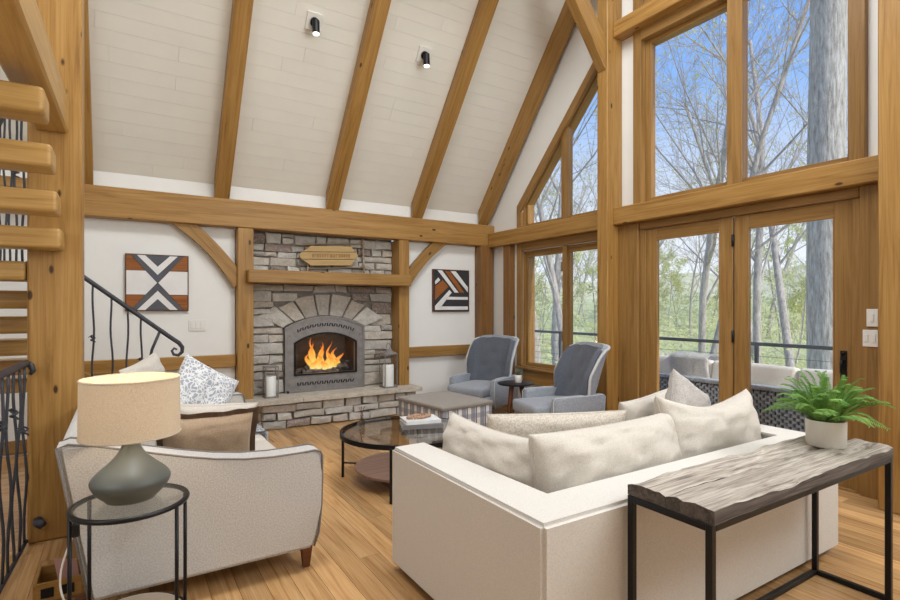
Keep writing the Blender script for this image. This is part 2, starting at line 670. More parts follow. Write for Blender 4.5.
def grain_prism(name, pts, axis, a, b, ang, mat, parent=None, bev=0, **kw):
    """prism with its object axes turned so that the grain follows the angle ang in the prism plane"""
    mb = MB().prism(pts, axis, a, b, bev)
    me = mb.mesh(name)
    if axis == 'y':
        rot = Matrix.Rotation(-ang, 4, 'Y')
    elif axis == 'x':
        rot = Matrix.Rotation(ang, 4, 'X') @ Matrix.Rotation(R(90), 4, 'Z')
    else:
        rot = Matrix.Rotation(ang, 4, 'Z')
    T = recenter(me)
    me.transform(rot.inverted())
    o = link(name, me, mat, parent, T @ rot)
    return setprops(o, **kw)


K = 1.24           # roof pitch
YB = 6.5           # back wall
XR = 4.78          # right wall
RIDGE = 2.67
YF = 2 * RIDGE - YB
XL = -3.0
EZ = 2.83


def roof(y):
    return EZ + K * (YB - y) if y >= RIDGE else EZ + K * (y - YF)


# ================================================================== STRUCTURE
def st(name, mb, mat, parent=None, **kw):
    return mb.build(name, mat, parent, kind='structure' if not parent else None, **kw)


fl = MB()
hx0, hx1, hy0, hy1 = -1.75, -.52, 1.3, 3.93        # stairwell opening beside the iron rail
for x0, x1, y0, y1 in ((hx1, XR + .2, YF, YB + .4), (XL, hx0, YF, YB + .4), (hx0, hx1, YF, hy0), (hx0, hx1, hy1, YB + .4)):
    fl.box(x0, x1, y0, y1, -.2, -.02)
floor = st('floor', fl, 'floor')
pw = .127
x = -.52
row = 0
while x < XR - .01:
    x1 = min(x + pw, XR)
    y = YF + .2 + random.uniform(0, 1.2)
    ys = [YF]
    while y < YB - .5:
        ys.append(y)
        y += random.uniform(1.0, 2.6)
    ys.append(YB - .01)
    for a, b in zip(ys, ys[1:]):
        if b < .6:
            continue
        timber('plank', ((x + x1) / 2, a + .001, -.01), ((x + x1) / 2, b - .001, -.01), x1 - x - .0022, .02, 'floor', floor, 0)
    x = x1
    row += 1
x = XL
st('wall_lower', MB().box(hx0 - .1, hx0, hy0, hy1, -2.6, -.2).box(hx0, hx1, hy1, hy1 + .1, -2.6, -.2).box(hx0, hx1, hy0 - .1, hy0, -2.6, -.2).box(hx1, hx1 + .1, hy0, hy1, -2.6, -.2).box(hx0, hx1, hy0, hy1, -2.7, -2.6), 'wall')

st('wall_back', MB().box(XL, 1.112, YB, YB + .2, -.2, EZ + .02).box(3.34, XR + .2, YB, YB + .2, -.2, EZ + .02).box(1.112, 3.34, YB, YB + .2, 2.36, EZ + .02)
   .box(1.06, 3.39, YB + .62, YB + .72, -.2, 2.36).box(1.06, 1.112, YB + .2, YB + .72, -.2, 2.36).box(3.34, 3.39, YB + .2, YB + .72, -.2, 2.36), 'wall')
st('wall_left', MB().prism([(YF, -.2), (YB + .2, -.2), (YB + .2, EZ), (RIDGE, roof(RIDGE)), (YF, EZ)], 'x', XL - .2, XL), 'wall')
st('wall_front', MB().box(XL, XR + .2, YF - .2, YF, -.2, EZ + .02), 'wall')

wr = MB()
wy0, wy1 = 4.12, 5.68          # window bay
dy0, dy1 = 1.70, 3.70          # door bay


def ZT(y):                     # slanted head of the trapezoid window
    return 2.86 + 1.05 * (5.70 - y)


for pts in ([(wy1, -.2), (YB + .2, -.2), (YB + .2, EZ), (YB, EZ), (wy1, roof(wy1))],
            [(wy0, -.2), (wy1, -.2), (wy1, .56), (wy0, .56)],
            [(wy0, 2.2), (wy1, 2.2), (wy1, 2.52), (wy0, 2.52)],
            [(wy0, ZT(wy0)), (wy1, ZT(wy1)), (wy1, roof(wy1)), (wy0, roof(wy0))],
            [(dy1, -.2), (wy0, -.2), (wy0, roof(wy0)), (dy1, roof(dy1))],
            [(dy0, 2.3), (dy1, 2.3), (dy1, 2.52), (dy0, 2.52)],
            [(dy0, 4.32), (dy1, 4.32), (dy1, 4.68), (dy0, 4.68)],
            [(dy0, 5.7), (dy1, 5.7), (dy1, roof(dy1)), (RIDGE, roof(RIDGE)), (dy0, roof(dy0))],
            [(dy0, -.2), (dy1, -.2), (dy1, -.02), (dy0, -.02)],
            [(YF, -.2), (dy0, -.2), (dy0, roof(dy0)), (YF, EZ)]):
    wr.prism(pts, 'x', XR, XR + .2)
st('wall_right', wr, 'wall')

# ceiling: backing slabs with painted boards between the rafters
cl = MB()
o_ = .03
cl.prism([(YB + .2, EZ - .2 * K + o_), (YB + .2, EZ - .2 * K + .2), (RIDGE, roof(RIDGE) + .2), (YF - .2, EZ - .2 * K + .2), (YF - .2, EZ - .2 * K + o_), (RIDGE, roof(RIDGE) + o_)], 'x', XL - .2, XR + .2)
ceiling = st('ceiling', cl, 'board')
sl = math.hypot(1, K)
dirv = Vector((0, -1 / sl, K / sl))       # up the slope
nrm = Vector((0, -K / sl, -1 / sl))       # into the room
Ls = (YB - RIDGE) * sl
s_ = 0.0
bw = .14
while s_ < Ls - .01:
    s1 = min(s_ + bw, Ls)
    xs = [-1.6]
    x = -1.6 + random.uniform(.5, 2.2)
    while x < XR - .4:
        xs.append(x)
        x += random.uniform(1.6, 3.0)
    xs.append(XR)
    base = Vector((0, YB, EZ)) + dirv * ((s_ + s1) / 2)
    for a, b in zip(xs, xs[1:]):
        p = base - nrm * .006
        timber('ceiling_board', (a + .001, p.y, p.z), (b - .001, p.y, p.z), s1 - s_ - .0013, .02, 'board', ceiling, .0, up=nrm)
    s_ = s1

# ================================================================== TIMBER FRAME
def rafter(x, w, label, name='rafter', d=.2, off=.0):
    a = Vector((x, 6.44, EZ + K * (YB - 6.44)))
    b = Vector((x, RIDGE + .02, roof(RIDGE + .02)))
    n = nrm * (d / 2 + .0)
    mb = MB()
    ztop = lambda y: EZ + K * (YB - y) - .004
    zb = lambda y: ztop(y) - .235
    # underside meets the tie beam; plumb cut at the wall
    pts = [(6.46, max(zb(6.46), 2.6)), (6.46, ztop(6.46)), (RIDGE + .102, ztop(RIDGE + .102)), (RIDGE + .102, zb(RIDGE + .102)), (6.40, zb(6.40))]
    grain_prism(name, pts, 'x', x - w / 2, x + w / 2, -math.atan(K), 'timber', None, .006, label=label, cat='rafter', group='sloping roof rafters')


rafter(-.335, .165, 'sloping timber rafter beside the big square stair post')
rafter(.962, .16, 'sloping timber rafter above the left fireplace post, by the nearer spotlight')
rafter(2.27, .165, 'sloping timber rafter between the two ceiling spotlights')
rafter(3.497, .165, 'sloping timber rafter above the right fireplace post')
rafter(4.64, .17, 'sloping timber rafter running beside the white gable strip of the trapezoid window')
rafter(-1.63, .165, 'sloping timber rafter over the stair run')
timber('ridge_beam', (XL, RIDGE, roof(RIDGE) - .25), (XR, RIDGE, roof(RIDGE) - .25), .2, .36, label='heavy timber ridge beam at the top of the ceiling', cat='beam')

timber('tie_beam', (XL, 6.44, 2.492), (4.80, 6.44, 2.492), .18, .315, label='long horizontal timber beam across the back wall above the fireplace', cat='beam')
timber('fireplace_post', (1.205, 6.51, 0), (1.205, 6.51, 2.335), .30, .175, up=(1, 0, 0), label='upright timber post beside the fireplace, next to the chevron art', cat='post')
timber('fireplace_post', (3.256, 6.51, 0), (3.256, 6.51, 2.335), .30, .155, up=(1, 0, 0), label='upright timber post beside the fireplace, next to the striped square art', cat='post')
timber('corner_post', (4.63, 6.41, 0), (4.63, 6.41, 2.335), .17, .235, 'timber_dark', up=(1, 0, 0), label='timber corner post behind the armchair by the window', cat='post')
timber('chair_rail', (-.5, 6.465, .80), (1.11, 6.465, .80), .07, .14, bev=.006, label='flat timber rail on the white wall below the chevron art', cat='rail')
timber('chair_rail', (3.34, 6.465, .79), (4.51, 6.465, .79), .07, .14, bev=.006, label='flat timber rail on the white wall below the striped square art', cat='rail')
timber('mantel', (1.21, 6.36, 1.775), (3.30, 6.36, 1.775), .26, .15, bev=.01, label='thick timber mantel shelf across the stone fireplace', cat='mantel')


def curved_brace(x0, z0, x1, z1, w, ylo, yhi, sag, label):
    """knee brace from (x0,z0) on the beam to (x1,z1) on the post with a curved underside"""
    a, b = Vector((x0, z0)), Vector((x1, z1))
    d = (b - a).normalized()
    n = Vector((-d.y, d.x))
    if n.y > 0: n = -n          # lower side
    top, bot = [], []
    for k in range(11):
        t = k / 10
        c = a.lerp(b, t)
        bow = math.sin(t * PI) * sag
        top.append(c - n * (w / 2) - n * bow * .55)
        bot.append(c + n * (w / 2) - n * bow)
    pts = [tuple(p) for p in top] + [tuple(p) for p in reversed(bot)]
    ang = math.atan2(d.y, d.x)
    return grain_prism('knee_brace', pts, 'y', ylo, yhi, ang, 'timber', None, .004, label=label, cat='brace')


curved_brace(.50, 2.40, 1.15, 1.70, .17, 6.40, 6.47, .06, 'curved timber knee brace beside the chevron art')
curved_brace(3.93, 2.40, 3.29, 1.74, .16, 6.40, 6.47, .05, 'curved timber knee brace beside the striped square art')

timber('gable_post', (4.652, 4.03, 0), (4.652, 4.03, roof(4.105) - .02), .15, .245, up=(1, 0, 0), label='tall knotty timber post between window and glass doors', cat='post')
timber('gable_post', (4.63, 1.385, 0), (4.63, 1.385, roof(1.385) - .02), .25, .28, up=(1, 0, 0), label='tall knotty timber post beside the wall switches', cat='post')
timber('window_beam', (4.715, 6.335, 2.415), (4.715, 4.105, 2.415), .13, .21, label='horizontal timber beam between the casement window and the trapezoid window', cat='beam')
timber('door_beam', (4.70, 3.955, 2.425), (4.70, 1.51, 2.425), .16, .19, label='horizontal timber beam over the glass doors', cat='beam')
timber('door_beam', (4.70, 3.955, 4.50), (4.70, 1.51, 4.50), .16, .17, label='horizontal timber beam above the tall upper window', cat='beam')
pts = [(4.53, 4.04), (4.53, 4.40), (3.955, 5.128), (3.72, 5.128)]
grain_prism('knee_brace', pts, 'y', 3.965, 4.095, R(-53), 'timber', None, .012, label='straight timber knee brace at the top of the tall gable post', cat='brace')
timber('collar_beam', (4.77, 4.03, 5.24), (XL, 4.03, 5.24), .18, .22, label='timber collar beam crossing high over the room', cat='beam')

# trims
def trim(i, p0, p1, w, h, mat='casing', **kw):
    timber('trim_%d' % i, p0, p1, w, h, mat, None, .004, kind='structure', **kw)


trim(1, (4.735, 5.94, .12), (4.735, 5.94, 2.31), .10, .15, 'timber_dark', up=(0, 1, 0))
trim(2, (4.745, 3.822, 0), (4.745, 3.822, 2.33), .075, .262, 'casing', up=(0, 1, 0))
trim(3, (4.745, 1.61, 0), (4.745, 1.61, 2.33), .075, .17, 'casing', up=(0, 1, 0))
trim(4, (4.75, 5.62, .47), (4.75, 4.10, .47), .055, .19, 'timber')
b_ = MB().box(XL, 1.11, YB - .02, YB, 0, .13).box(3.34, 4.51, YB - .02, YB, 0, .13)
st('baseboard_back', b_, 'casing')
st('baseboard_right', MB().box(XR - .02, XR, 4.09, 6.3, 0, .13), 'casing')

# ================================================================== WINDOWS AND DOORS
def frame_rect(parent, name, x0, x1, y0, y1, z0, z1, w, mat='casing', wb=None, wt=None):
    wb = w if wb is None else wb
    wt = w if wt is None else wt
    xm, dx = (x0 + x1) / 2, x1 - x0
    timber(name, (xm, y0 + w / 2, z0), (xm, y0 + w / 2, z1), dx, w, mat, parent, .003, up=(0, 1, 0))
    timber(name, (xm, y1 - w / 2, z0), (xm, y1 - w / 2, z1), dx, w, mat, parent, .003, up=(0, 1, 0))
    timber(name, (xm, y0 + w, z1 - wt / 2), (xm, y1 - w, z1 - wt / 2), dx, wt, mat, parent, .003)
    timber(name, (xm, y0 + w, z0 + wb / 2), (xm, y1 - w, z0 + wb / 2), dx, wb, mat, parent, .003)


def pane(parent, y0, y1, z0, z1, x=4.85):
    MB().box(x - .004, x + .004, y0, y1, z0, z1).build('pane', 'glass', parent)


# window_1: double casement by the armchairs
w1 = thing('window_1', (4.8, 4.9, .56), kind='structure')
frame_rect(w1, 'casing', 4.735, 4.78, 4.095, 5.77, .565, 2.31, .09, wb=.04, wt=.1)
frame_rect(w1, 'jamb', 4.78, 4.97, wy0, wy1, .565, 2.2, .03)
for a, b in ((4.14, 4.855), (4.855, 5.655)):
    frame_rect(w1, 'sash', 4.80, 4.86, a, b, .59, 2.18, .062)
    pane(w1, a + .05, b - .05, .64, 2.13, 4.835)
timber('mullion', (4.78, 4.85, .58), (4.78, 4.85, 2.2), .05, .07, 'casing', w1, .004, up=(0, 1, 0))
timber('sill', (4.74, 4.10, .575), (4.74, 5.74, .575), .12, .03, 'casing', w1, .006)
MB().box(4.765, 4.80, 4.90, 4.925, 1.88, 2.0, .004).build('latch', 'pewter', w1)
MB().box(4.765, 4.80, 4.90, 4.925, .98, 1.1, .004).build('latch', 'pewter', w1)

# window_2: trapezoid window
w2 = thing('window_2', (4.8, 4.9, 2.52), kind='structure')


def band(parent, name, x0, x1, ya, yb, off0, off1, mat='casing'):
    """slanted member along the head between two offsets below ZT"""
    pts = [(ya, ZT(ya) - off0), (yb, ZT(yb) - off0), (yb, ZT(yb) - off1), (ya, ZT(ya) - off1)]
    grain_prism(name, pts, 'x', x0, x1, -math.atan(1.05), mat, parent, .003)


band(w2, 'casing', 4.735, 4.785, 4.095, 5.77, -.06, .09)
timber('casing', (4.76, 5.725, 2.52), (4.76, 5.725, ZT(5.725) - .08), .05, .09, 'casing', w2, .003, up=(0, 1, 0))
band(w2, 'jamb', 4.785, 4.97, wy0, wy1, 0, .04)
timber('jamb', (4.87, 5.665, 2.52), (4.87, 5.665, ZT(5.665) - .03), .18, .03, 'casing', w2, .003, up=(0, 1, 0))
timber('sash', (4.83, 4.13, 2.55), (4.83, 5.65, 2.55), .06, .06, 'casing', w2, .003)
timber('sash', (4.83, 5.625, 2.58), (4.83, 5.625, ZT(5.625) - .05), .06, .055, 'casing', w2, .003, up=(0, 1, 0))
band(w2, 'sash', 4.80, 4.86, wy0, 5.655, .035, .12)
timber('mullion', (4.815, 4.86, 2.52), (4.815, 4.86, ZT(4.86) - .04), .09, .12, 'casing', w2, .004, up=(0, 1, 0))
timber('casing', (4.79, 4.105, 2.52), (4.79, 4.105, ZT(4.105) - .08), .1, .03, 'casing', w2, .003, up=(0, 1, 0))
for a, b in ((4.12, 4.82), (4.90, 5.62)):
    MB().prism([(a, 2.56), (b, 2.56), (b, ZT(b) - .09), (a, ZT(a) - .09)], 'x', 4.831, 4.839).build('pane', 'glass', w2)

# window_3: tall upper window over the doors
w3 = thing('window_3', (4.8, 2.7, 2.52), kind='structure')
frame_rect(w3, 'casing', 4.725, 4.78, 1.665, 3.77, 2.505, 4.415, .10, wb=.035, wt=.12)
frame_rect(w3, 'jamb', 4.78, 4.97, dy0, dy1, 2.52, 4.32, .035)
for a, b in ((1.735, 2.70), (2.70, 3.665)):
    frame_rect(w3, 'sash', 4.80, 4.86, a, b, 2.545, 4.30, .07, wb=.05, wt=.06)
    pane(w3, a + .05, b - .05, 2.58, 4.26, 4.835)
timber('mullion', (4.785, 2.66, 2.53), (4.785, 2.66, 4.3), .1, .14, 'casing', w3, .004, up=(0, 1, 0))

# window_4: gable light above the upper beam
w4 = thing('window_4', (4.8, 2.7, 4.68), kind='structure')
frame_rect(w4, 'casing', 4.735, 4.78, 1.62, 3.78, 4.585, 5.78, .10)
frame_rect(w4, 'sash', 4.80, 4.86, 1.70, 2.70, 4.68, 5.7, .07)
frame_rect(w4, 'sash', 4.80, 4.86, 2.70, 3.70, 4.68, 5.7, .07)
pane(w4, 1.75, 2.65, 4.72, 5.66, 4.835)
pane(w4, 2.75, 3.65, 4.72, 5.66, 4.835)


def door(i, y0, y1, handle):
    d = thing('door_%d' % i, (4.79, (y0 + y1) / 2, 0), kind='structure')
    frame_rect(d, 'stile', 4.755, 4.805, y0, y1, .005, 2.25, .125, 'casing', wb=.26, wt=.125)
    MB().box(4.776, 4.784, y0 + .11, y1 - .11, .25, 2.135).build('pane', 'glass', d)
    frame_rect(d, 'glazing_bead', 4.75, 4.77, y0 + .12, y1 - .12, .255, 2.132, .012, 'casing')
    if handle:
        h = MB().box(4.744, 4.756, handle - .022, handle + .022, .86, 1.08, .004).build('handle_plate', 'black', d)
        MB().tube([(4.75, handle, 1.0), (4.715, handle, 1.0), (4.705, handle, .985), (4.705, handle, .91)], .010, 8).build('lever', 'black', d, True)
        MB().tube([(4.75, handle, 1.06), (4.73, handle, 1.06)], .012, 8).build('thumb_turn', 'black', d, True)
    return d


d1 = door(1, 2.685, 3.62, None)
d2 = door(2, 1.755, 2.672, 1.812)
for z in (2.03, 1.15, .3):
    MB().tube([(4.745, 2.679, z - .055), (4.745, 2.679, z + .055)], .013, 8).build('hinge', 'black', d2, True)
trim(5, (4.75, 1.70, 2.29), (4.75, 3.68, 2.29), .06, .075)
trim(6, (4.76, 3.652, 0), (4.76, 3.652, 2.25), .05, .065, up=(0, 1, 0))
trim(7, (4.76, 1.727, 0), (4.76, 1.727, 2.25), .05, .055, up=(0, 1, 0))
trim(8, (4.80, 1.72, .003), (4.80, 3.68, .003), .14, .03, 'casing')

# ================================================================== FIREPLACE
fp = thing('stone_fireplace', (2.23, 6.45, 0), 'grey ledge stone fireplace between two timber posts with raised hearth', 'fireplace')
IX0, IX1, IZ0, IZS, IZA = 1.70, 2.74, .37, 1.16, 1.30       # insert outline
icx = (IX0 + IX1) / 2
hw = (IX1 - IX0) / 2
rise = IZA - IZS
AR = (hw * hw + rise * rise) / (2 * rise)
acz = IZA - AR


def arch_z(x, extra=0):
    rr = AR + extra
    q = rr * rr - (x - icx) ** 2
    return acz + math.sqrt(max(q, 0))


SY = 6.575
# core behind the stones with the firebox opening left free
MB().box(1.29, IX0 + .06, SY + .03, SY + .3, 0, 2.36).box(IX1 - .06, 3.18, SY + .03, SY + .3, 0, 2.36).box(IX0 + .06, IX1 - .06, SY + .03, SY + .3, 1.2, 2.36).box(IX0 + .06, IX1 - .06, SY + .03, SY + .3, 0, .38).build('mortar_core', 'mortar', fp)


def stone(x0, x1, z0, z1, yfront, depth=.09, j=.012, mat='stone', parent=None, name='stone'):
    r = lambda a: random.uniform(-a, a)
    jj = min(j, (x1 - x0) * .12, (z1 - z0) * .16)
    mb = MB()
    yf = yfront + r(.016)
    q = [(x0 + r(jj) + jj * .3, z0 + r(jj) + jj * .3), (x1 + r(jj) - jj * .3, z0 + r(jj) + jj * .3), (x1 + r(jj) - jj * .3, z1 + r(jj) - jj * .3), (x0 + r(jj) + jj * .3, z1 + r(jj) - jj * .3)]
    polystone(q, yf, depth, mat, parent, name)


def polystone(q, yf, depth, mat, parent, name='stone', ch=.009):
    """irregular stone: back outline, proud front outline pulled in, uneven faces"""
    r = lambda a: random.uniform(-a, a)
    c = Vector((sum(p[0] for p in q) / len(q), sum(p[1] for p in q) / len(q)))
    # add mid points on long edges
    out = []
    for i, p in enumerate(q):
        p2 = q[(i + 1) % len(q)]
        out.append(Vector(p))
        if (Vector(p2) - Vector(p)).length > .14:
            t = random.uniform(.35, .65)
            mpt = Vector(p).lerp(Vector(p2), t)
            out.append(mpt + Vector((r(.005), r(.008))))
    mb = MB()
    back = [mb.bm.verts.new((p.x, yf + depth, p.y)) for p in out]
    mid = [mb.bm.verts.new((p.x, yf + ch + r(.004), p.y)) for p in out]
    fr = []
    for p in out:
        d = c - p
        k = min(ch, d.length * .4) / max(d.length, 1e-4)
        fr.append(mb.bm.verts.new((p.x + d.x * k, yf + r(.007), p.y + d.y * k)))
    n = len(out)
    cv = mb.bm.verts.new((c.x + r(.02), yf - .008 + r(.008), c.y + r(.01)))
    for i in range(n):
        i2 = (i + 1) % n
        mb.face([back[i], back[i2], mid[i2], mid[i]])
        mb.face([mid[i], mid[i2], fr[i2], fr[i]])
        mb.face([fr[i], fr[i2], cv])
    mb.build(name, mat, parent)


# voussoirs above the arch
vout = .29
na = 7
a0 = math.asin((hw + .02) / AR)
prev = []
angs = [-a0 + 2 * a0 * (k + (random.uniform(-.22, .22) if 0 < k < na else 0)) / na for k in range(na + 1)]
for k in range(na):
    t0, t1 = angs[k] + .006, angs[k + 1] - .006
    ro = AR + vout * random.uniform(.72, 1.12)
    ri = AR + .012
    q = [(icx + ri * math.sin(t0), acz + ri * math.cos(t0)), (icx + ri * math.sin(t1), acz + ri * math.cos(t1)),
         (icx + ro * math.sin(t1 * 1.25), acz + ro * math.cos(t1 * 1.25)), (icx + ro * math.sin(t0 * 1.25), acz + ro * math.cos(t0 * 1.25))]
    polystone(q, SY - .012 + random.uniform(-.01, .01), .09, 'stone', fp)


def fill(x0, x1, z0, z1, yfront, skip=None, parent=None, hmin=.06, hmax=.15, lmin=.14, lmax=.42, darks=0.08):
    z = z0
    while z < z1 - .02:
        h = random.uniform(hmin, hmax)
        if z1 - (z + h) < hmin: h = z1 - z
        spans = [(x0, x1)] if not skip else skip(z, z + h, x0, x1)
        for a, b in spans:
            x = a
            while x < b - .01:
                l = random.uniform(lmin, lmax)
                if b - (x + l) < lmin * .8: l = b - x
                mt = 'stone_dark' if random.random() < darks else 'stone'
                if h > .115 and l < .3 and random.random() < .35:      # two thin stones stacked
                    zz = z + h * random.uniform(.4, .6)
                    stone(x + .004, x + l - .004, z + .004, zz - .003, yfront, mat=mt, parent=parent)
                    stone(x + .004, x + l - .004, zz + .003, z + h - .004, yfront, mat=mt, parent=parent)
                else:
                    stone(x + .004, x + l - .004, z + .004, z + h - .004, yfront, mat=mt, parent=parent)
                x += l
        z += h


def skip_arch(za, zb, x0, x1):
    zt = acz + (AR + vout) * 1.0
    zlow = za
    if zlow > IZA + vout * .9:
        return [(x0, x1)]
    if zlow < IZS:
        return [(x0, IX0 - .012), (IX1 + .012, x1)]
    # follows the voussoirs' outer outline
    lim = (AR + vout) * math.sin(a0 * 1.25)
    dz = max(0, (zlow - IZS) / (IZA + vout * .9 - IZS))
    half = (hw + .02) + .10 + (0 if dz < .5 else -(dz - .5) * .9)
    return [(x0, icx - half), (icx + half, x1)]


fill(1.295, 3.175, .36, 1.70, SY, skip_arch, fp, .075, .18, .15, .40)
fill(1.295, 3.175, 1.85, 2.33, SY, None, fp, .06, .13, .14, .38, .22)
MB().box(1.295, 3.175, SY + .01, SY + .06, 1.70, 1.85).build('stone', 'stone_dark', fp)

# hearth
HF = 6.165
MB().box(1.36, 3.33, HF + .06, SY + .03, .01, .30).build('mortar_core', 'mortar', fp)
fill(1.345, 3.345, .005, .30, HF, None, fp, .08, .12, .16, .40, .06)
z = .005
for h in (.10, .10, .095):
    yy = HF + .07
    while yy < 6.5:
        l = min(random.uniform(.12, .2), 6.52 - yy)
        MB().box(1.33 + random.uniform(-.01, .01), 1.38, yy + .004, yy + l - .004, z + .003, z + h - .003, .01, 1).build('stone', 'stone', fp)
        yy += l
    z += h
x = 1.185
for l in (.62, .75, .44, .40):
    x1 = x + l
    p = []
    r = lambda a: random.uniform(-a, a)
    yfr = HF - .06
    n = 5
    edge = [(x + .003 + (x1 - x - .006) * k / n, yfr + r(.018)) for k in range(n + 1)]
    MB().prism(edge + [(x1 - .003, 6.62), (x + .003, 6.62)], 'z', .302, .352 + r(.003), .006).build('hearth_slab', 'slab', fp)
    x = x1

# insert ------------------------------------------------------------
FI = thing('fireplace_insert', (icx, 6.56, .352), 'arched pewter-coloured gas fireplace insert with pierced vent bands and burning fire', 'fireplace insert')


def arch_ring(x0, x1, z0, zs, za, ix0, ix1, iz0, izs, iza, y0, y1, n=18):
    def outline(x0, x1, z0, zs, za):
        h = (x1 - x0) / 2
        c = (x0 + x1) / 2
        rs = za - zs
        Rr = (h * h + rs * rs) / (2 * rs)
        cz = za - Rr
        a = math.asin(h / Rr)
        return [(x0, z0)] + [(c + Rr * math.sin(-a + 2 * a * k / n), cz + Rr * math.cos(-a + 2 * a * k / n)) for k in range(n + 1)] + [(x1, z0)]
    O = outline(x0, x1, z0, zs, za)
    I = outline(ix0, ix1, iz0, izs, iza)
    mb = MB()
    for y, flip in ((y0, 0), (y1, 1)):
        pass
    vo = [[mb.bm.verts.new((p[0], y, p[1])) for p in O] for y in (y0, y1)]
    vi = [[mb.bm.verts.new((p[0], y, p[1])) for p in I] for y in (y0, y1)]
    N = len(O)
    for i in range(N):
        j = (i + 1) % N
        mb.face([vo[0][i], vo[0][j], vi[0][j], vi[0][i]])
        mb.face([vo[1][i], vo[1][j], vi[1][j], vi[1][i]])
        mb.face([vo[0][i], vo[0][j], vo[1][j], vo[1][i]])
        mb.face([vi[0][i], vi[0][j], vi[1][j], vi[1][i]])
    return mb


FY = 6.535
arch_ring(IX0, IX1, .353, IZS, IZA, IX0 + .12, IX1 - .12, .575, .965, 1.085, FY, FY + .07).build('face_frame', 'pewter', FI)
arch_ring(IX0 - .004, IX1 + .004, .353, IZS + .002, IZA + .006, IX0 + .018, IX1 - .018, .372, IZS - .012, IZA - .016, FY - .012, FY + .01).build('outer_moulding', 'pewter', FI)
arch_ring(IX0 + .105, IX1 - .105, .56, .972, 1.098, IX0 + .125, IX1 - .125, .58, .958, 1.08, FY - .014, FY + .01).build('inner_moulding', 'black', FI)
for zz0, n0 in ((.44, 24), (None, 24)):
    for k in range(n0):
        t = (k + .5) / n0
        xx = IX0 + .14 + (IX1 - IX0 - .28) * t
        zc = zz0 + .015 if zz0 else arch_z(xx, -.105)
        sgn = 1 if k % 2 else -1
        MB().prism([(xx - .012 - sgn * .006, zc - .02), (xx + .004 - sgn * .006, zc - .02), (xx + .012 + sgn * .006, zc + .02), (xx - .004 + sgn * .006, zc + .02)], 'y', FY - .003, FY + .004).build('vent_slot', 'black', FI)
for s in (-1, 1):
    for zz in (.62, 1.06):
        MB().ball((icx + s * (hw - .06), FY - .004, zz), .009, 8).build('rivet', 'pewter', FI, True)
MB().box(IX0 + .1, IX1 - .1, FY + .06, FY + .065, .56, 1.1).build('pane', 'glass', FI)
fb = MB()
fb.box(IX0 + .07, IX1 - .07, FY + .46, FY + .48, .5, 1.19).box(IX0 + .07, IX0 + .09, FY + .07, FY + .48, .5, 1.19).box(IX1 - .09, IX1 - .07, FY + .07, FY + .48, .5, 1.19)
fb.box(IX0 + .07, IX1 - .07, FY + .07, FY + .48, .49, .52).box(IX0 + .07, IX1 - .07, FY + .07, FY + .48, 1.17, 1.19)
fb.build('firebox', 'soot', FI)
for (a, b, r_) in (((1.88, 6.80, .585), (2.60, 6.78, .60), .045), ((1.95, 6.70, .575), (2.42, 6.66, .57), .036), ((2.10, 6.85, .66), (2.55, 6.70, .63), .036), ((1.98, 6.68, .63), (2.22, 6.86, .67), .032), ((2.36, 6.66, .60), (2.62, 6.82, .66), .03)):
    pts = [Vector(a).lerp(Vector(b), k / 6) + Vector((0, random.uniform(-.008, .008), random.uniform(-.012, .012))) for k in range(7)]
    MB().tube(pts, [r_ * random.uniform(.85, 1.1) for _ in pts], 9).build('log', 'log', FI, True, 50)
eb = MB()
for k in range(60):
    eb.ball((random.uniform(1.86, 2.6), random.uniform(6.65, 6.9), .53), random.uniform(.012, .025), 5)
eb.build('ember_bed', 'log', FI, kind='stuff')
m = NT('flame')
tcn = m.n('ShaderNodeTexCoord')
sx = m.n('ShaderNodeSeparateXYZ')
m.l(tcn.outputs['Generated'], sx.inputs[0])
col = m.ramp(sx.outputs[2], [(0, srgb(255, 236, 170)), (.35, srgb(255, 206, 96)), (.75, srgb(255, 150, 50)), (1, srgb(240, 96, 24))])
em = m.n('ShaderNodeEmission')
em.inputs[1].default_value = 1.1
m.l(col, em.inputs[0])
tr = m.n('ShaderNodeBsdfTransparent')
lw = m.n('ShaderNodeLayerWeight')
lw.inputs[0].default_value = .35
mx = m.n('ShaderNodeMixShader')
m.l(m.ramp(lw.outputs['Facing'], [(.1, (.15, .15, .15, 1)), (.7, (1, 1, 1, 1))]), mx.inputs[0])
m.l(em.outputs[0], mx.inputs[1])
m.l(tr.outputs[0], mx.inputs[2])
m.l(mx.outputs[0], m.o.inputs['Surface'])
M['flame'] = m.m
for k, (fx, fy, fh, fw, lean) in enumerate(((2.10, 6.74, .42, .065, -.04), (2.20, 6.76, .36, .06, .02), (2.29, 6.72, .30, .06, .05), (2.38, 6.75, .33, .055, .06), (2.47, 6.73, .25, .05, .05), (2.16, 6.70, .24, .06, .0), (2.33, 6.70, .22, .06, .03), (2.03, 6.73, .26, .05, -.03), (2.25, 6.78, .42, .05, -.02), (2.42, 6.70, .17, .05, .02), (2.12, 6.80, .50, .035, -.03), (2.34, 6.80, .42, .03, .03), (2.06, 6.69, .16, .045, .02), (2.50, 6.77, .14, .045, -.02), (2.24, 6.68, .14, .06, 0))):
    pts, rs = [], []
    fh *= .84
    fw *= .8
    fx = 2.25 + (fx - 2.25) * .85
    for i in range(13):
        t = i / 12
        pts.append((fx + lean * t + .026 * math.sin(t * 8 + k * 1.7) * (.3 + t), fy + .012 * math.cos(t * 6 + k), .60 + fh * t))
        rs.append(max(.002, fw * (math.sin(PI * min(1, t * .82 + .18)) ** 1.2) * (1 - .3 * t)))
    MB().tube(pts, rs, 12).build('flame', 'flame', FI, True)
light('fire_glow', 'POINT', (2.25, 6.72, .72), 5, (1, .55, .2), .08)
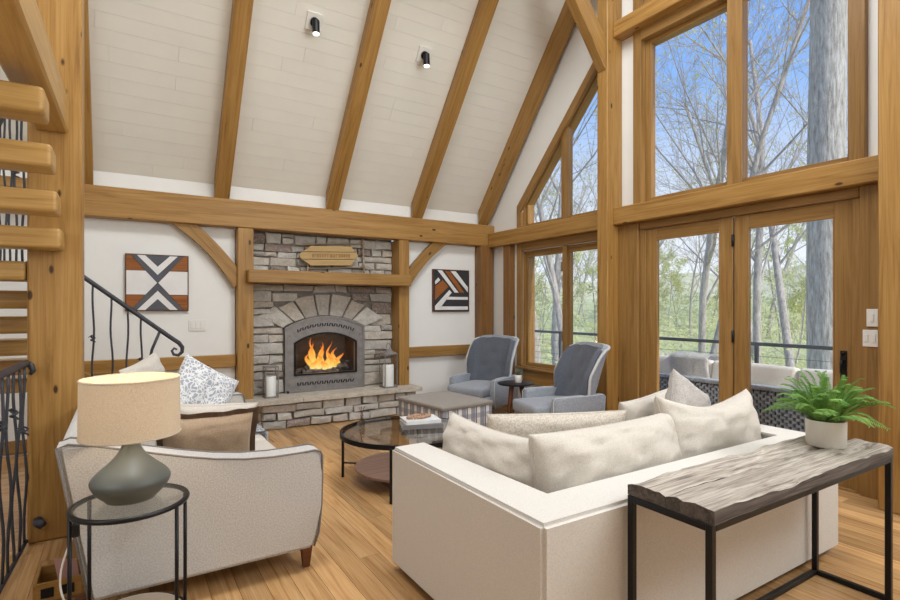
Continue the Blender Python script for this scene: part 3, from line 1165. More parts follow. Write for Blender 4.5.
MB().tube([(1.72, 6.50, .375), (1.72, 6.47, .37)], .012, 8).build('valve_key', 'black', FI, True)

# sign over the mantel ----------------------------------------------
sg = thing('wooden_sign', (2.24, 6.5, 1.86), 'honey pine plank sign with pointed ends and carved lettering over the mantel', 'sign')
for k, (za, zb) in enumerate(((2.125, 2.20), (2.03, 2.12), (1.95, 2.025))):
    sh = .045
    tilt = lambda x: .045 * (x - 2.24)
    ins = .09 if k != 1 else .0
    x0, x1 = 1.855 + ins, 2.635 - ins
    if k == 1:
        q = [(x0, (za + zb) / 2 - .0), (x0 + .03, za), (x1 - .03, za), (x1, (za + zb) / 2), (x1 - .03, zb), (x0 + .03, zb)]
    elif k == 0:
        q = [(x0 - .05, za), (x1 + .05, za), (x1 - .01, zb), (x0 + .06, zb)]
    else:
        q = [(x0 + .06, za), (x1 - .01, za), (x1 + .05, zb), (x0 - .05, zb)]
    grain_prism('plank', [(px, pz + tilt(px)) for px, pz in q], 'y', 6.475, 6.505, .045, 'sign', sg, .003)
rnd = random.Random(4)
xx = 2.02
while xx < 2.5:           # carved lettering, too worn to read
    w_ = rnd.uniform(.014, .026)
    mb = MB()
    zt = 2.075 + .045 * (xx - 2.24)
    mb.box(xx, xx + .006, 6.472, 6.476, zt - .02, zt + .02)
    if rnd.random() < .7: mb.box(xx, xx + w_, 6.472, 6.476, zt + .014, zt + .02)
    if rnd.random() < .6: mb.box(xx, xx + w_, 6.472, 6.476, zt - .02, zt - .014)
    if rnd.random() < .6: mb.box(xx + w_ - .006, xx + w_, 6.472, 6.476, zt - .02, zt + .02)
    mb.build('letter', 'art_brown', sg)
    xx += w_ + .014
def twig(name, a, b, r_, label):
    pts = [Vector(a).lerp(Vector(b), k / 6) + Vector((0, random.uniform(-.003, .003), random.uniform(-.006, .006))) for k in range(7)]
    MB().tube(pts, [r_ * random.uniform(.85, 1.1) for _ in pts], 8).build(name, 'twig', None, True, label=label, cat='stick')
twig('birch_stick', (1.92, 6.53, 2.205), (2.74, 6.53, 2.27), .013, 'pale birch stick above the plank sign over the mantel')
twig('birch_stick', (1.96, 6.53, 1.905), (2.74, 6.53, 1.955), .013, 'pale birch stick below the plank sign over the mantel')
twig('birch_stick', (2.735, 6.52, 1.852), (2.715, 6.52, 2.325), .014, 'upright pale birch stick standing on the mantel')
twig('birch_stick', (1.975, 6.53, 1.852), (1.985, 6.53, 1.96), .012, 'short pale birch stub under the plank sign on the mantel')

# lanterns --------------------------------------------------------------
def lantern(x, y, z, w, h, roof_, label):
    t = thing('candle_lantern', (x, y, z), label, 'lantern')
    mt = 'pewter'
    MB().box(x - w / 2, x + w / 2, y - w / 2, y + w / 2, z, z + .016, .003, 1).build('base', mt, t)
    for sx_ in (-1, 1):
        for sy_ in (-1, 1):
            cx_, cy_ = x + sx_ * (w / 2 - .006), y + sy_ * (w / 2 - .006)
            MB().box(cx_ - .005, cx_ + .005, cy_ - .005, cy_ + .005, z + .015, z + h).build('corner_bar', mt, t)
    for (a, b, c, d) in ((-1, 1, -1, -1), (-1, 1, 1, 1), (-1, -1, -1, 1), (1, 1, -1, 1)):
        k = w / 2 - .006
        MB().box(x + a * k - .0015, x + b * k + .0015, y + c * k - .0015, y + d * k + .0015, z + .016, z + h).build('glass_panel', 'jar', t)
    MB().box(x - w / 2, x + w / 2, y - w / 2, y + w / 2, z + h - .004, z + h + .008, .002, 1).build('top_plate', mt, t)
    if roof_:
        MB().lathe([(w * .66, z + h + .008), (w * .62, z + h + .016), (w * .30, z + h + .045), (w * .28, z + h + .065), (0, z + h + .07)], 4, (x, y)).xf(Matrix.Translation((x, y, 0)) @ Matrix.Rotation(R(45), 4, 'Z') @ Matrix.Translation((-x, -y, 0))).build('lid', mt, t)
        MB().tube([(x + .03 * math.cos(a), y, z + h + .105 + .035 * math.sin(a)) for a in [R(-80 + 25 * k) for k in range(13)]], .005, 6).build('ring_handle', mt, t, True)
    MB().lathe([(0, z + .016), (w * .40, z + .016), (w * .405, z + .02), (w * .405, z + .016 + h * .62), (w * .36, z + .016 + h * .65), (0, z + .012 + h * .63)], 20, (x, y)).build('candle', 'candle', t, True, 40)
    MB().tube([(x, y, z + h * .62), (x + .003, y, z + h * .7)], .002, 5).build('wick', 'black', t)
    return t
lantern(1.485, 6.36, .354, .155, .36, False, 'open square candle lantern with thick white candle on the hearth, left of the fire')
lantern(3.0, 6.33, .354, .185, .44, True, 'lidded candle lantern with ring handle and tall white candle on the hearth')

# ================================================================== WALL ART, SWITCHES, SPOTS
def art(name, x0, x1, z0, z1, y, polys, label, base):
    t = thing(name, ((x0 + x1) / 2, y, z0), label, 'wall art')
    MB().box(x0, x1, y - .022, y, z0, z1, .002, 1).build('backing_panel', base, t)
    for mat, pl in polys:
        q = [(x0 + (x1 - x0) * u, z1 - (z1 - z0) * v) for u, v in pl]
        c = (sum(p[0] for p in q) / len(q), sum(p[1] for p in q) / len(q))
        MB().prism(q, 'y', y - .030, y - .020).build('wood_inlay', mat, t)
    for a, b, c, d in ((x0 - .008, x0, z0 - .008, z1 + .008), (x1, x1 + .008, z0 - .008, z1 + .008), (x0, x1, z0 - .008, z0), (x0, x1, z1, z1 + .008)):
        MB().box(a, b, y - .034, y, c, d).build('frame_strip', 'walnut', t)


def mir(pl, h, v):
    return [((1 - a if h else a), (1 - b if v else b)) for a, b in pl]


g = .006
polys = []
for v in (0, 1):
    polys.append(('art_white', mir([(.17, .005), (.30, .005), (.5, .205), (.70, .005), (.83, .005), (.5, .355)], 0, v)))
    polys.append(('art_grey', mir([(.31, .005), (.69, .005), (.5, .19)], 0, v)))
    polys.append(('art_grey', mir([(.075, .005), (.16, .005), (.5, .37), (.84, .005), (.925, .005), (.5, .495)], 0, v)))
    for h in (0, 1):
        polys.append(('art_brown', mir([(.005, .005), (.065, .005), (.295, .275), (.005, .275)], h, v)))
for h in (0, 1):
    polys.append(('art_white', mir([(.005, .285), (.305, .285), (.49, .5), (.305, .715), (.005, .715)], h, 0)))
art('chevron_art', .03, .615, 1.385, 1.978, 6.498, polys, 'square wooden chevron wall art in grey, white and brown on the stair side', 'art_grey')
polys = [('art_white', [(.12, .01), (.24, .01), (.71, .545), (.60, .545)]), ('art_brown', [(.31, .02), (.46, .02), (.88, .545), (.755, .545)]),
         ('art_white', [(.48, .02), (.63, .02), (.98, .41), (.98, .53)]), ('art_white', [(.05, .28), (.14, .19), (.19, .25), (.06, .355)]),
         ('art_brown', [(.05, .40), (.26, .25), (.42, .40), (.05, .73)]), ('art_white', [(.45, .485), (.51, .545), (.15, .97), (.05, .97), (.05, .875)]),
         ('art_white', [(.40, .65), (.98, .65), (.98, .72), (.34, .72)]), ('art_white', [(.19, .885), (.98, .885), (.98, .97), (.155, .97)])]
art('striped_art', 3.775, 4.385, 1.36, 1.958, 6.498, polys, 'square black wall art with white and brown diagonal stripes beside the corner post', 'art_black')

sw = thing('light_switch', (.71, 6.498, 1.15), 'white triple rocker switch plate on the wall under the chevron art', 'switch')
MB().box(.625, .80, 6.49, 6.499, 1.15, 1.275, .003, 1).build('plate', 'plate', sw)
for k in range(3):
    MB().box(.645 + .05 * k, .645 + .035 + .05 * k, 6.484, 6.491, 1.175, 1.25, .002, 1).build('rocker', 'plate', sw)
for (z0, z1, y0, y1, lab) in ((1.275, 1.405, 1.578, 1.648, 'narrow white switch plate on the timber beside the glass door, upper one'), (1.125, 1.25, 1.578, 1.672, 'wide white switch plate on the timber beside the glass door, lower one')):
    s_ = thing('wall_switch', (4.70, (y0 + y1) / 2, z0), lab, 'switch')
    MB().box(4.700, 4.7085, y0, y1, z0, z1, .002, 1).build('plate', 'plate', s_)
    n = 1 if y1 - y0 < .08 else 2
    for k in range(n):
        yc = y0 + (y1 - y0) * (k + .5) / n
        MB().box(4.694, 4.701, yc - .012, yc + .012, z0 + .035, z1 - .035, .002, 1).build('rocker', 'plate', s_)


def spot(x, y, label):
    z = roof(y)
    p = Vector((x, y, z))
    t = thing('ceiling_spotlight', p, label, 'spotlight')
    q = Matrix.Translation(p) @ Matrix(((1, 0, 0, 0), (0, dirv.y, nrm.y, 0), (0, dirv.z, nrm.z, 0), (0, 0, 0, 1)))
    MB().box(-.08, .08, -.085, .085, .003, .03, .003, 1).xf(q).build('mounting_plate', 'plate', t)
    MB().lathe([(0, .03), (.046, .03), (.046, .06), (0, .06)], 20).xf(q).build('swivel_base', 'black', t, True, 40)
    b = p + nrm * .055
    e = Vector((0.02, -.02, -1)).normalized()
    c0 = b + nrm * .035
    MB().tube([b, c0, c0 + Vector((.01, -.01, -.02))], .022, 10).build('knuckle', 'black', t, True)
    MB().tube([c0 + e * -.03, c0 + e * .10], [.036, .038], 16).build('lamp_can', 'black', t, True, 40)
    MB().tube([c0 + e * .10, c0 + e * .112], [.034, .030], 16).build('lens', 'spotglow', t, True, 40)
    light('spot_beam', 'SPOT', c0 + e * .125, 14, (1, .9, .75), .03, aim=c0 + e * 2, spot=R(70))


spot(1.66, 5.275, 'black swivel spotlight on white plate, between the rafters nearer the stair')
spot(2.95, 5.28, 'black swivel spotlight on white plate, between the rafters nearer the windows')

# ================================================================== STAIR
timber('stair_post', (-.349, 4.11, 0), (-.349, 4.11, roof(4.11) - .02), .268, .268, 'timber', None, .012, up=(1, 0, 0), label='massive square timber post beside the open stair', cat='post')
stair = thing('open_stair', (-.95, 4.6, 0), 'open timber stair with thick rounded treads climbing toward the loft', 'staircase')


def tread(x0, x1, y0, y1, z0, z1):
    L = x1 - x0
    mb = MB().box(0, L, -(y1 - y0) / 2, (y1 - y0) / 2, 0, z1 - z0, .022, 3)
    me = mb.mesh('tread', True, 40)
    link('tread', me, 'tread', stair, Matrix.Translation((x0, (y0 + y1) / 2, z0)))


for k, (yn, zb_) in enumerate(((2.974, 2.300), (3.275, 2.12), (3.545, 1.935), (3.75, 1.758))):
    tread(-1.55, -.30, yn, yn + .215, zb_, zb_ + .118)
zz = 1.747
for k in range(6):
    zz -= .169
    yn = 3.975 + .275 * k
    tread(-1.55, -.49, yn, yn + .27, zz, zz + .115)
for k in range(4):
    zt = .169 * (k + 1)
    x1 = .55 - .26 * k
    mb = MB().box(x1 - .28, x1, 5.64, 6.46, zt - .115, zt, .02, 2)
    mb.build('tread', 'tread', stair, True, 40)
timber('stringer', (-1.55, 5.75, .2), (-1.55, 2.7, 2.12), .08, .32, 'timber', stair)
timber('stringer', (.58, 6.40, .02), (-.6, 6.40, .79), .08, .26, 'timber', stair)
timber('loft_beam', (-.362, 3.975, 2.59), (-.455, YF + .02, 2.59), .165, .21, 'tread', None, .012, label='pale timber loft beam running toward the stair post', cat='beam')
lf = thing('loft_floor', (-.9, 1.2, 2.62), 'dark timber loft floor boards seen from below beside the loft beam', 'loft')
for k in range(6):
    timber('board', (-.645 - .19 * k, 2.9 if k else 3.42, 2.55), (-.645 - .19 * k, YF + .02, 2.55), .186, .05, 'timber_dark', lf, .003)


def baluster(a, b, parent, r_=.0085, knot=False, seed=0, wav=.006, name='baluster'):
    rr = random.Random(seed)
    a, b = Vector(a), Vector(b)
    n = 14
    pts = []
    for k in range(n + 1):
        t = k / n
        e = math.sin(PI * t)
        pts.append(a.lerp(b, t) + Vector((wav * math.sin(t * 9 + seed * 2.1) * e, wav * math.cos(t * 7 + seed) * e, 0)))
    mb = MB().tube(pts, r_, 7)
    o = mb.build(name, 'iron', parent, True)
    if knot:
        t = rr.uniform(.5, .78)
        c = a.lerp(b, t)
        kb = MB()
        sp = [c + Vector((.017 * math.cos(q), .017 * math.sin(q), -.03 + .06 * k / 12)) for k, q in enumerate([k * .9 for k in range(13)])]
        kb.tube(sp, .006, 6)
        kb.tube([c, c + Vector((-.02, .0, .02)), c + Vector((-.035, 0, .012))], [.006, .005, .003], 6)
        kb.build('knot_twist', 'iron', o, True)
    return o


# hand rail of the lower steps
hr = thing('stair_handrail', (.1, 5.66, 0), 'wrought iron handrail ending in a scroll below the chevron art', 'railing')
A = Vector((-.45, 5.65, 1.815))
B = Vector((.40, 5.65, 1.12))
pts = [A.lerp(B, k / 8) for k in range(9)]
pts += [Vector((.46, 5.65, 1.075)), Vector((.49, 5.65, 1.03)), Vector((.487, 5.65, .985)), Vector((.455, 5.65, .955)), Vector((.415, 5.65, .965)), Vector((.40, 5.65, 1.0)), Vector((.42, 5.65, 1.025)), Vector((.443, 5.65, 1.01))]
rs = [.021] * 10 + [.019, .017, .015, .014, .012, .011, .010]
MB().tube(pts, rs, 10).build('top_rail', 'iron', hr, True)


def rz(x):
    return A.z + (B.z - A.z) * (x - A.x) / (B.x - A.x)


for k, x in enumerate((-.36, -.225, -.085, .04, .145)):
    nst = min(4, max(1, int((.55 - x) / .26) + 1))
    baluster((x, 5.665, .169 * nst - .002), (x, 5.65, rz(x) - .01), hr, .0085, k in (1, 4), k + 3, .01)
MB().tube([(.20, 5.665, .335), (.185, 5.66, .6), (.205, 5.655, .85), (.235, 5.65, 1.02), (.30, 5.65, rz(.30) - .01)], .013, 8).build('curved_baluster', 'iron', hr, True)

# guard rail between the stair post and the back wall
gr = thing('landing_guard', (-.75, 5.3, 1.7), 'wrought iron guard bars seen between the upper stair treads', 'railing')
ga, gb = Vector((-.47, 4.25, 0)), Vector((-1.06, 6.49, 0))
for z_, r_ in ((1.72, .014), (3.0, .018)):
    e = gb if z_ < 2.8 else ga.lerp(gb, .86)
    MB().tube([ga + Vector((0, 0, z_)), e + Vector((0, 0, z_))], r_, 8).build('rail', 'iron', gr, True)
for k in range(6):
    p = ga.lerp(gb, .22 + .62 * k / 5)
    baluster((p.x, p.y, 1.72), (p.x, p.y, 3.0), gr, .008, k % 4 == 1, k + 20, .012)

# rail around the stairwell
br = thing('stairwell_railing', (-.52, 3.5, 0), 'curved wrought iron railing with twisted branch balusters beside the stair post', 'railing')
path = [Vector((-.485, 3.965, 0)), Vector((-.495, 3.75, 0)), Vector((-.505, 3.5, 0)), Vector((-.515, 3.25, 0)), Vector((-.56, 3.0, 0)), Vector((-.66, 2.78, 0)), Vector((-.82, 2.62, 0)), Vector((-1.05, 2.55, 0)), Vector((-1.35, 2.53, 0))]
MB().tube([p + Vector((0, 0, 1.085)) for p in path], .021, 8).build('top_rail', 'iron', br, True)
MB().tube([p + Vector((0, 0, .03)) for p in path], .012, 8).build('bottom_rail', 'iron', br, True)
MB().tube([path[0] + Vector((.0, .0, 1.085)), path[0] + Vector((.025, -.02, 1.07)), path[0] + Vector((.035, -.02, 1.04)), path[0] + Vector((.02, -.02, 1.02))], [.02, .018, .014, .01], 8).build('scroll_end', 'iron', br, True)
cum = [0]
for a, b in zip(path, path[1:]): cum.append(cum[-1] + (b - a).length)
nb = 15
for k in range(nb):
    s = cum[-1] * (k + .35) / nb
    i = max(j for j in range(len(path) - 1) if cum[j] <= s)
    p = path[i].lerp(path[i + 1], (s - cum[i]) / (cum[i + 1] - cum[i]))
    baluster((p.x, p.y, .02), (p.x, p.y, 1.08), br, .0075, k % 2 == 0, k + 50, .012)
MB().tube([(-.43, 3.97, .135), (-.43, 3.93, .135), (-.405, 3.915, .13), (-.385, 3.92, .128)], [.028, .022, .03, .006], 8).build('anchor_foot', 'iron', br, True)

# ================================================================== LEFT SOFA
def sofa_arm_panel(name, parent, y0, y1, x0, x1, z0, mat):
    """padded arm that sweeps up from the front to the height of the back"""
    prof = [(-.24, .815), (-.20, .826), (-.10, .805), (0, .776), (.12, .742), (.25, .706), (.39, .673), (.52, .652), (.66, .642), (.80, .642), (.88, .646), (.912, .636), (.922, .612)]
    top = [(x0 + (x1 - x0) * (p[0] + .24) / 1.162, p[1]) for p in prof]
    pts = [(x1 - .045, z0), (x0 + .12, z0)] + top + [(x1, .50), (x1 - .004, .35), (x1 - .02, .2)]
    mb = MB()
    A_ = [mb.bm.verts.new((p[0], y0, p[1])) for p in pts]
    B_ = [mb.bm.verts.new((p[0], y1, p[1])) for p in pts]
    mb.face(list(reversed(A_))); mb.face(B_)
    N = len(pts)
    for i in range(N):
        mb.face([A_[i], A_[(i + 1) % N], B_[(i + 1) % N], B_[i]])
    es = [e for e in mb.bm.edges if abs(e.verts[0].co.y - e.verts[1].co.y) < 1e-6 or (e.verts[0].co.z < z0 + .01 and e.verts[1].co.z < z0 + .01)]
    bmesh.ops.bevel(mb.bm, geom=es, offset=.018, segments=2, affect='EDGES')
    o = mb.build(name, mat, parent, True, 50)
    for yy in (y0 + .004, y1 - .004):
        pp = [(x0 + .115, yy, z0 + .01)] + [(p[0], yy, p[1]) for p in pts[2:]] + [(x1 - .045, yy, z0 + .01)]
        MB().tube(pp, .006, 6).build('piping', 'pipe', o, True)
    return o


def cushion_mesh(w, d, h, puff=.03, n=10, corner=.05):
    """box cushion with domed top, local coords centred, z from 0"""
    mb = MB().box(-w / 2, w / 2, -d / 2, d / 2, 0, h, corner, 3)
    bmesh.ops.subdivide_edges(mb.bm, edges=[e for e in mb.bm.edges if e.calc_length() > .25], cuts=4, use_grid_fill=True)
    for v in mb.bm.verts:
        u, q = v.co.x / (w / 2), v.co.y / (d / 2)
        f = max(0, 1 - u * u) * max(0, 1 - q * q)
        t = v.co.z / h
        v.co.z += puff * f * (1 if t > .5 else -0.0)
        s = max(0, 1 - (2 * t - 1) ** 2)
        v.co.x += math.copysign(puff * .4 * s * max(0, 1 - q * q), u) if abs(u) > .9 else 0
        v.co.y += math.copysign(puff * .4 * s * max(0, 1 - u * u), q) if abs(q) > .9 else 0
    return mb


ls = thing('linen_sofa', (.36, 3.85, 0), 'cream linen sofa with dark piping and wooden legs facing the coffee table', 'sofa')
LX0, LX1, LY0, LY1 = -.24, .922, 2.775, 5.06
sofa_arm_panel('arm', ls, LY0, LY0 + .15, LX0, LX1, .12, 'linen')
sofa_arm_panel('arm', ls, LY1 - .15, LY1, LX0, LX1, .12, 'linen')
MB().prism([(LX0 + .13, .13), (LX0 + .3, .13), (LX0 + .2, .80), (LX0 + .16, .825), (LX0 + .02, .825), (LX0 + .0, .80)], 'y', LY0 + .145, LY1 - .145, .015).build('backrest', 'linen', ls, True, 50)
MB().box(LX0 + .15, LX1 - .06, LY0 + .145, LY1 - .145, .13, .32, .02, 2).build('seat_base', 'linen', ls, True, 50)
cy = (LY0 + LY1) / 2
for s in (-1, 1):
    L_ = (LY1 - LY0 - .30) / 2
    mb = cushion_mesh(LX1 - LX0 - .22, L_ - .01, .15, .03)
    mb.xf(Matrix.Translation(((LX0 + LX1) / 2 + .09, cy + s * L_ / 2, .315))).build('seat_cushion', 'ivory', ls, True, 60)
    mb = cushion_mesh(.40, L_ - .02, .17, .03)
    mb.xf(Matrix.Translation((LX0 + .27, cy + s * L_ / 2, .62)) @ Matrix.Rotation(R(-80), 4, 'Y') @ Matrix.Translation((0, 0, -.085))).build('back_cushion', 'linen', ls, True, 60)
for xx in (LX0 + .09, LX1 - .07):
    for yy in (LY0 + .07, LY1 - .07):
        s = 1 if xx > .3 else -1
        mb = MB().hexa([(xx - .018, yy - .018, 0), (xx + .018, yy - .018, 0), (xx + .018, yy + .018, 0), (xx - .018, yy + .018, 0), (xx - .03, yy - .028, .125), (xx + .03, yy - .028, .125), (xx + .03, yy + .028, .125), (xx - .03, yy + .028, .125)])
        del mb
        mb = MB()
        mb.hexa([(xx - .016, yy - .016, 0), (xx + .016, yy - .016, 0), (xx + .016, yy + .016, 0), (xx - .016, yy + .016, 0), (xx - .03, yy - .028, .13), (xx + .03, yy - .028, .13), (xx + .03, yy + .028, .13), (xx - .03, yy + .028, .13)])
        mb.build('leg', 'walnut', ls)


# ================================================================== PILLOWS
def pillow(name, w, h, t, mw, mat, label, seed=0, flange=None, cat='pillow', wrink=.012, group=None, sag=0, n=30, ears=.06):
    """stuffed pillow: local x width, z height, y thickness, centred"""
    root = thing(name, tuple(mw.to_translation()), label, cat, group)
    bm = bmesh.new()
    def P_(u, v, side):
        pinch = 1 - ears * (1 - v * v) * abs(u) ** 3
        pin2 = 1 - ears * (1 - u * u) * abs(v) ** 3
        prof = ((1 - abs(u) ** 3.2) * (1 - abs(v) ** 3.2))
        th = t / 2 * max(0, prof) ** .42
        x, z = u * w / 2 * pinch, v * h / 2 * pin2
        q = Vector((x * 9 + seed, z * 9, seed * 1.7 + side * 5))
        nz = noise.noise(q) * wrink + noise.noise(q * 2.3) * wrink * .6 - max(0, .18 - abs(noise.noise(Vector((x * 5 + seed, z * 13, seed))))) * wrink * 4
        z -= sag * (1 - u * u) * max(0, v) ** 2
        return Vector((x, side * (th + nz * min(1, prof * 3)), z))
    F, Bk = {}, {}
    for i in range(n + 1):
        for j in range(n + 1):
            u, v = math.sin((2 * i / n - 1) * PI / 2), math.sin((2 * j / n - 1) * PI / 2)
            F[i, j] = bm.verts.new(P_(u, v, -1))
            if i in (0, n) or j in (0, n):
                Bk[i, j] = F[i, j]
            else:
                Bk[i, j] = bm.verts.new(P_(u, v, 1))
    for i in range(n):
        for j in range(n):
            bm.faces.new([F[i, j], F[i + 1, j], F[i + 1, j + 1], F[i, j + 1]])
            try:
                bm.faces.new([Bk[i, j], Bk[i, j + 1], Bk[i + 1, j + 1], Bk[i + 1, j]])
            except ValueError:
                pass
    edge = [F[i, 0].co.copy() for i in range(n + 1)] + [F[n, j].co.copy() for j in range(1, n + 1)] + [F[i, n].co.copy() for i in range(n - 1, -1, -1)] + [F[0, j].co.copy() for j in range(n - 1, 0, -1)]
    mb = MB(); mb.bm.free(); mb.bm = bm
    me = mb.mesh('cover', True)
    link('cover', me, mat, root, mw)
    if flange:
        fm, fw = flange
        mb = MB()
        N = len(edge)
        inn = [mb.bm.verts.new(p) for p in edge]
        out = []
        for i, p in enumerate(edge):
            d = Vector((p.x / (w / 2), 0, p.z / (h / 2)))
            m_ = max(abs(d.x), abs(d.z)) or 1
            q = Vector((p.x + (fw if d.x > .93 else -fw if d.x < -.93 else 0), math.sin(i * .9 + seed) * .006, p.z + (fw if d.z > .93 else -fw if d.z < -.93 else 0)))
            out.append(mb.bm.verts.new(q))
        for i in range(N):
            mb.face([inn[i], inn[(i + 1) % N], out[(i + 1) % N], out[i]])
        bmesh.ops.solidify(mb.bm, geom=mb.bm.faces[:], thickness=.005)
        link('flange', mb.mesh('flange', True), fm, root, mw)
    else:
        mb = MB().tube(edge, .0035, 5, close=True)
        link('seam', mb.mesh('seam', True), mat, root, mw)
    return root


def pose(x, y, z, yaw=0, lean=0, roll=0):
    return Matrix.Translation((x, y, z)) @ Matrix.Rotation(R(yaw), 4, 'Z') @ Matrix.Rotation(R(lean), 4, 'X') @ Matrix.Rotation(R(roll), 4, 'Y')


# left sofa pillows: the seat top is at about .48
pillow('throw_pillow', .46, .40, .17, pose(.40, 3.16, .64, -6, 18, 0), 'tan', 'tan linen pillow with brown ruffled flange leaning on the near sofa arm', 3, ('brown', .03))
pillow('throw_pillow', .50, .42, .15, pose(.44, 3.42, .66, -4, 24, 4), 'ivory', 'plain cream pillow behind the tan ruffled pillow', 5)
pillow('throw_pillow', .46, .46, .16, pose(.47, 4.12, .775, 24, -8, 32), 'print', 'blue-grey botanical print pillow standing on the linen sofa', 8)
pillow('throw_pillow', .50, .48, .16, pose(.16, 4.42, .80, 60, -12, -10), 'ivory', 'white pillow with pointed corners against the back of the linen sofa', 9)
pillow('throw_pillow', .46, .40, .15, pose(.30, 4.68, .68, 12, -12, 4), 'print', 'blue-grey botanical print pillow leaning on the far arm of the linen sofa', 12)
# printed throw over the seat front
mb = MB()
nx, ny = 16, 10
V = {}
for i in range(nx + 1):
    for j in range(ny + 1):
        t = i / nx
        y = 4.02 + .30 * (j / ny) + .05 * t
        wv = .010 * math.sin(j * 1.9 + t * 2)
        if t < .62:
            x, z = .40 + .50 * (t / .62), .497 + wv * .5 + .01 * math.sin(t * 9)
        else:
            x, z = .905 + .012 + wv, .49 - .30 * ((t - .62) / .38)
        V[i, j] = mb.bm.verts.new((x, y, z))
for i in range(nx):
    for j in range(ny):
        mb.face([V[i, j], V[i + 1, j], V[i + 1, j + 1], V[i, j + 1]])
bmesh.ops.solidify(mb.bm, geom=mb.bm.faces[:], thickness=.008)
mb.build('throw_blanket', 'print', None, True, label='printed blue-grey throw hanging over the front of the linen sofa seat', cat='blanket')

# ================================================================== RIGHT SOFA
rs_ = thing('white_sofa', (2.39, 1.95, 0), 'white slipcovered sofa with its back to the console table', 'sofa')
SX0, SX1, SY0, SY1 = 1.235, 3.51, 1.36, 2.57
u_ = [(SX0, SY0), (SX1, SY0), (SX1, SY1), (SX1 - .21, SY1), (SX1 - .21, SY0 + .21), (SX0 + .21, SY0 + .21), (SX0 + .21, SY1), (SX0, SY1)]
mb = MB().prism(u_, 'z', .035, .662)
bmesh.ops.bevel(mb.bm, geom=mb.bm.edges[:], offset=.016, segments=3, affect='EDGES')
mb.build('upholstered_frame', 'white_fabric', rs_, True, 50)
MB().box(SX0 + .2, SX1 - .2, SY0 + .2, SY1 - .02, .05, .28, .02, 2).build('seat_base', 'white_fabric', rs_, True, 50)
for s in (-1, 1):
    W_ = (SX1 - SX0 - .42) / 2
    mb = cushion_mesh(W_ - .01, SY1 - SY0 - .22, .15, .03)
    mb.xf(Matrix.Translation(((SX0 + SX1) / 2 + s * W_ / 2, (SY0 + SY1) / 2 + .105, .275))).build('seat_cushion', 'white_fabric', rs_, True, 60)
for xx in (SX0 + .08, SX1 - .08):
    for yy in (SY0 + .08, SY1 - .08):
        MB().box(xx - .03, xx + .03, yy - .03, yy + .03, 0, .06, .004, 1).build('leg', 'walnut', rs_)

pillow('back_pillow', .78, .44, .24, pose(1.57, 2.13, .60, 92, 12, 0), 'ivory', 'cream back pillow leaning on the left arm of the white sofa', 21, wrink=.02, ears=.03, sag=.02)
pillow('back_pillow', .98, .44, .27, pose(2.02, 1.73, .635, 0, -12, 0), 'ivory', 'wide white back pillow beside the cream arm pillow on the white sofa', 22, wrink=.022, ears=.02, sag=.01)
pillow('throw_pillow', .80, .44, .18, pose(2.05, 2.16, .625, -24, 12, 0), 'rib', 'ribbed oatmeal lumbar pillow in front of the wide white back pillow', 23, wrink=.008)
pillow('back_pillow', .98, .50, .26, pose(2.92, 1.77, .67, 3, -12, 3), 'ivory', 'white back pillow with raised corner at the window end of the white sofa', 24, wrink=.022, ears=.07, sag=.07)
pillow('throw_pillow', .52, .50, .17, pose(3.05, 2.02, .70, 10, -4, 24), 'greyp', 'grey linen pillow tilted on its corner on the white sofa', 25, wrink=.015, ears=.09)
pillow('throw_pillow', .50, .46, .17, pose(3.0, 2.30, .60, 0, 6, -6), 'ivory', 'cream pillow standing at the front of the white sofa seat', 26, wrink=.012, ears=.09)

# ================================================================== CONSOLE TABLE AND FERN
ct = thing('console_table', (2.39, 1.16, 0), 'black metal frame console table with reclaimed plank top behind the white sofa', 'table')
CX0, CX1, CY0, CY1, CZ = 1.64, 3.14, .995, 1.335, .70
tt = .025
for xx in (CX0 + tt / 2, CX1 - tt / 2):
    for yy in (CY0 + tt / 2, CY1 - tt / 2):
        timber('leg', (xx, yy, 0), (xx, yy, CZ), tt, tt, 'black', ct, .002, up=(1, 0, 0))
for yy in (CY0 + tt / 2, CY1 - tt / 2):
    timber('top_rail', (CX0 + tt, yy, CZ - tt / 2), (CX1 - tt, yy, CZ - tt / 2), tt, tt, 'black', ct, .002)
timber('floor_rail', (CX0 + tt, CY1 - tt / 2, tt / 2), (CX1 - tt, CY1 - tt / 2, tt / 2), tt, tt, 'black', ct, .002)
for xx in (CX0 + tt / 2, CX1 - tt / 2):
    for zz in (CZ - tt / 2, tt / 2):
        timber('side_rail', (xx, CY0 + tt, zz), (xx, CY1 - tt, zz), tt, tt, 'black', ct, .002)
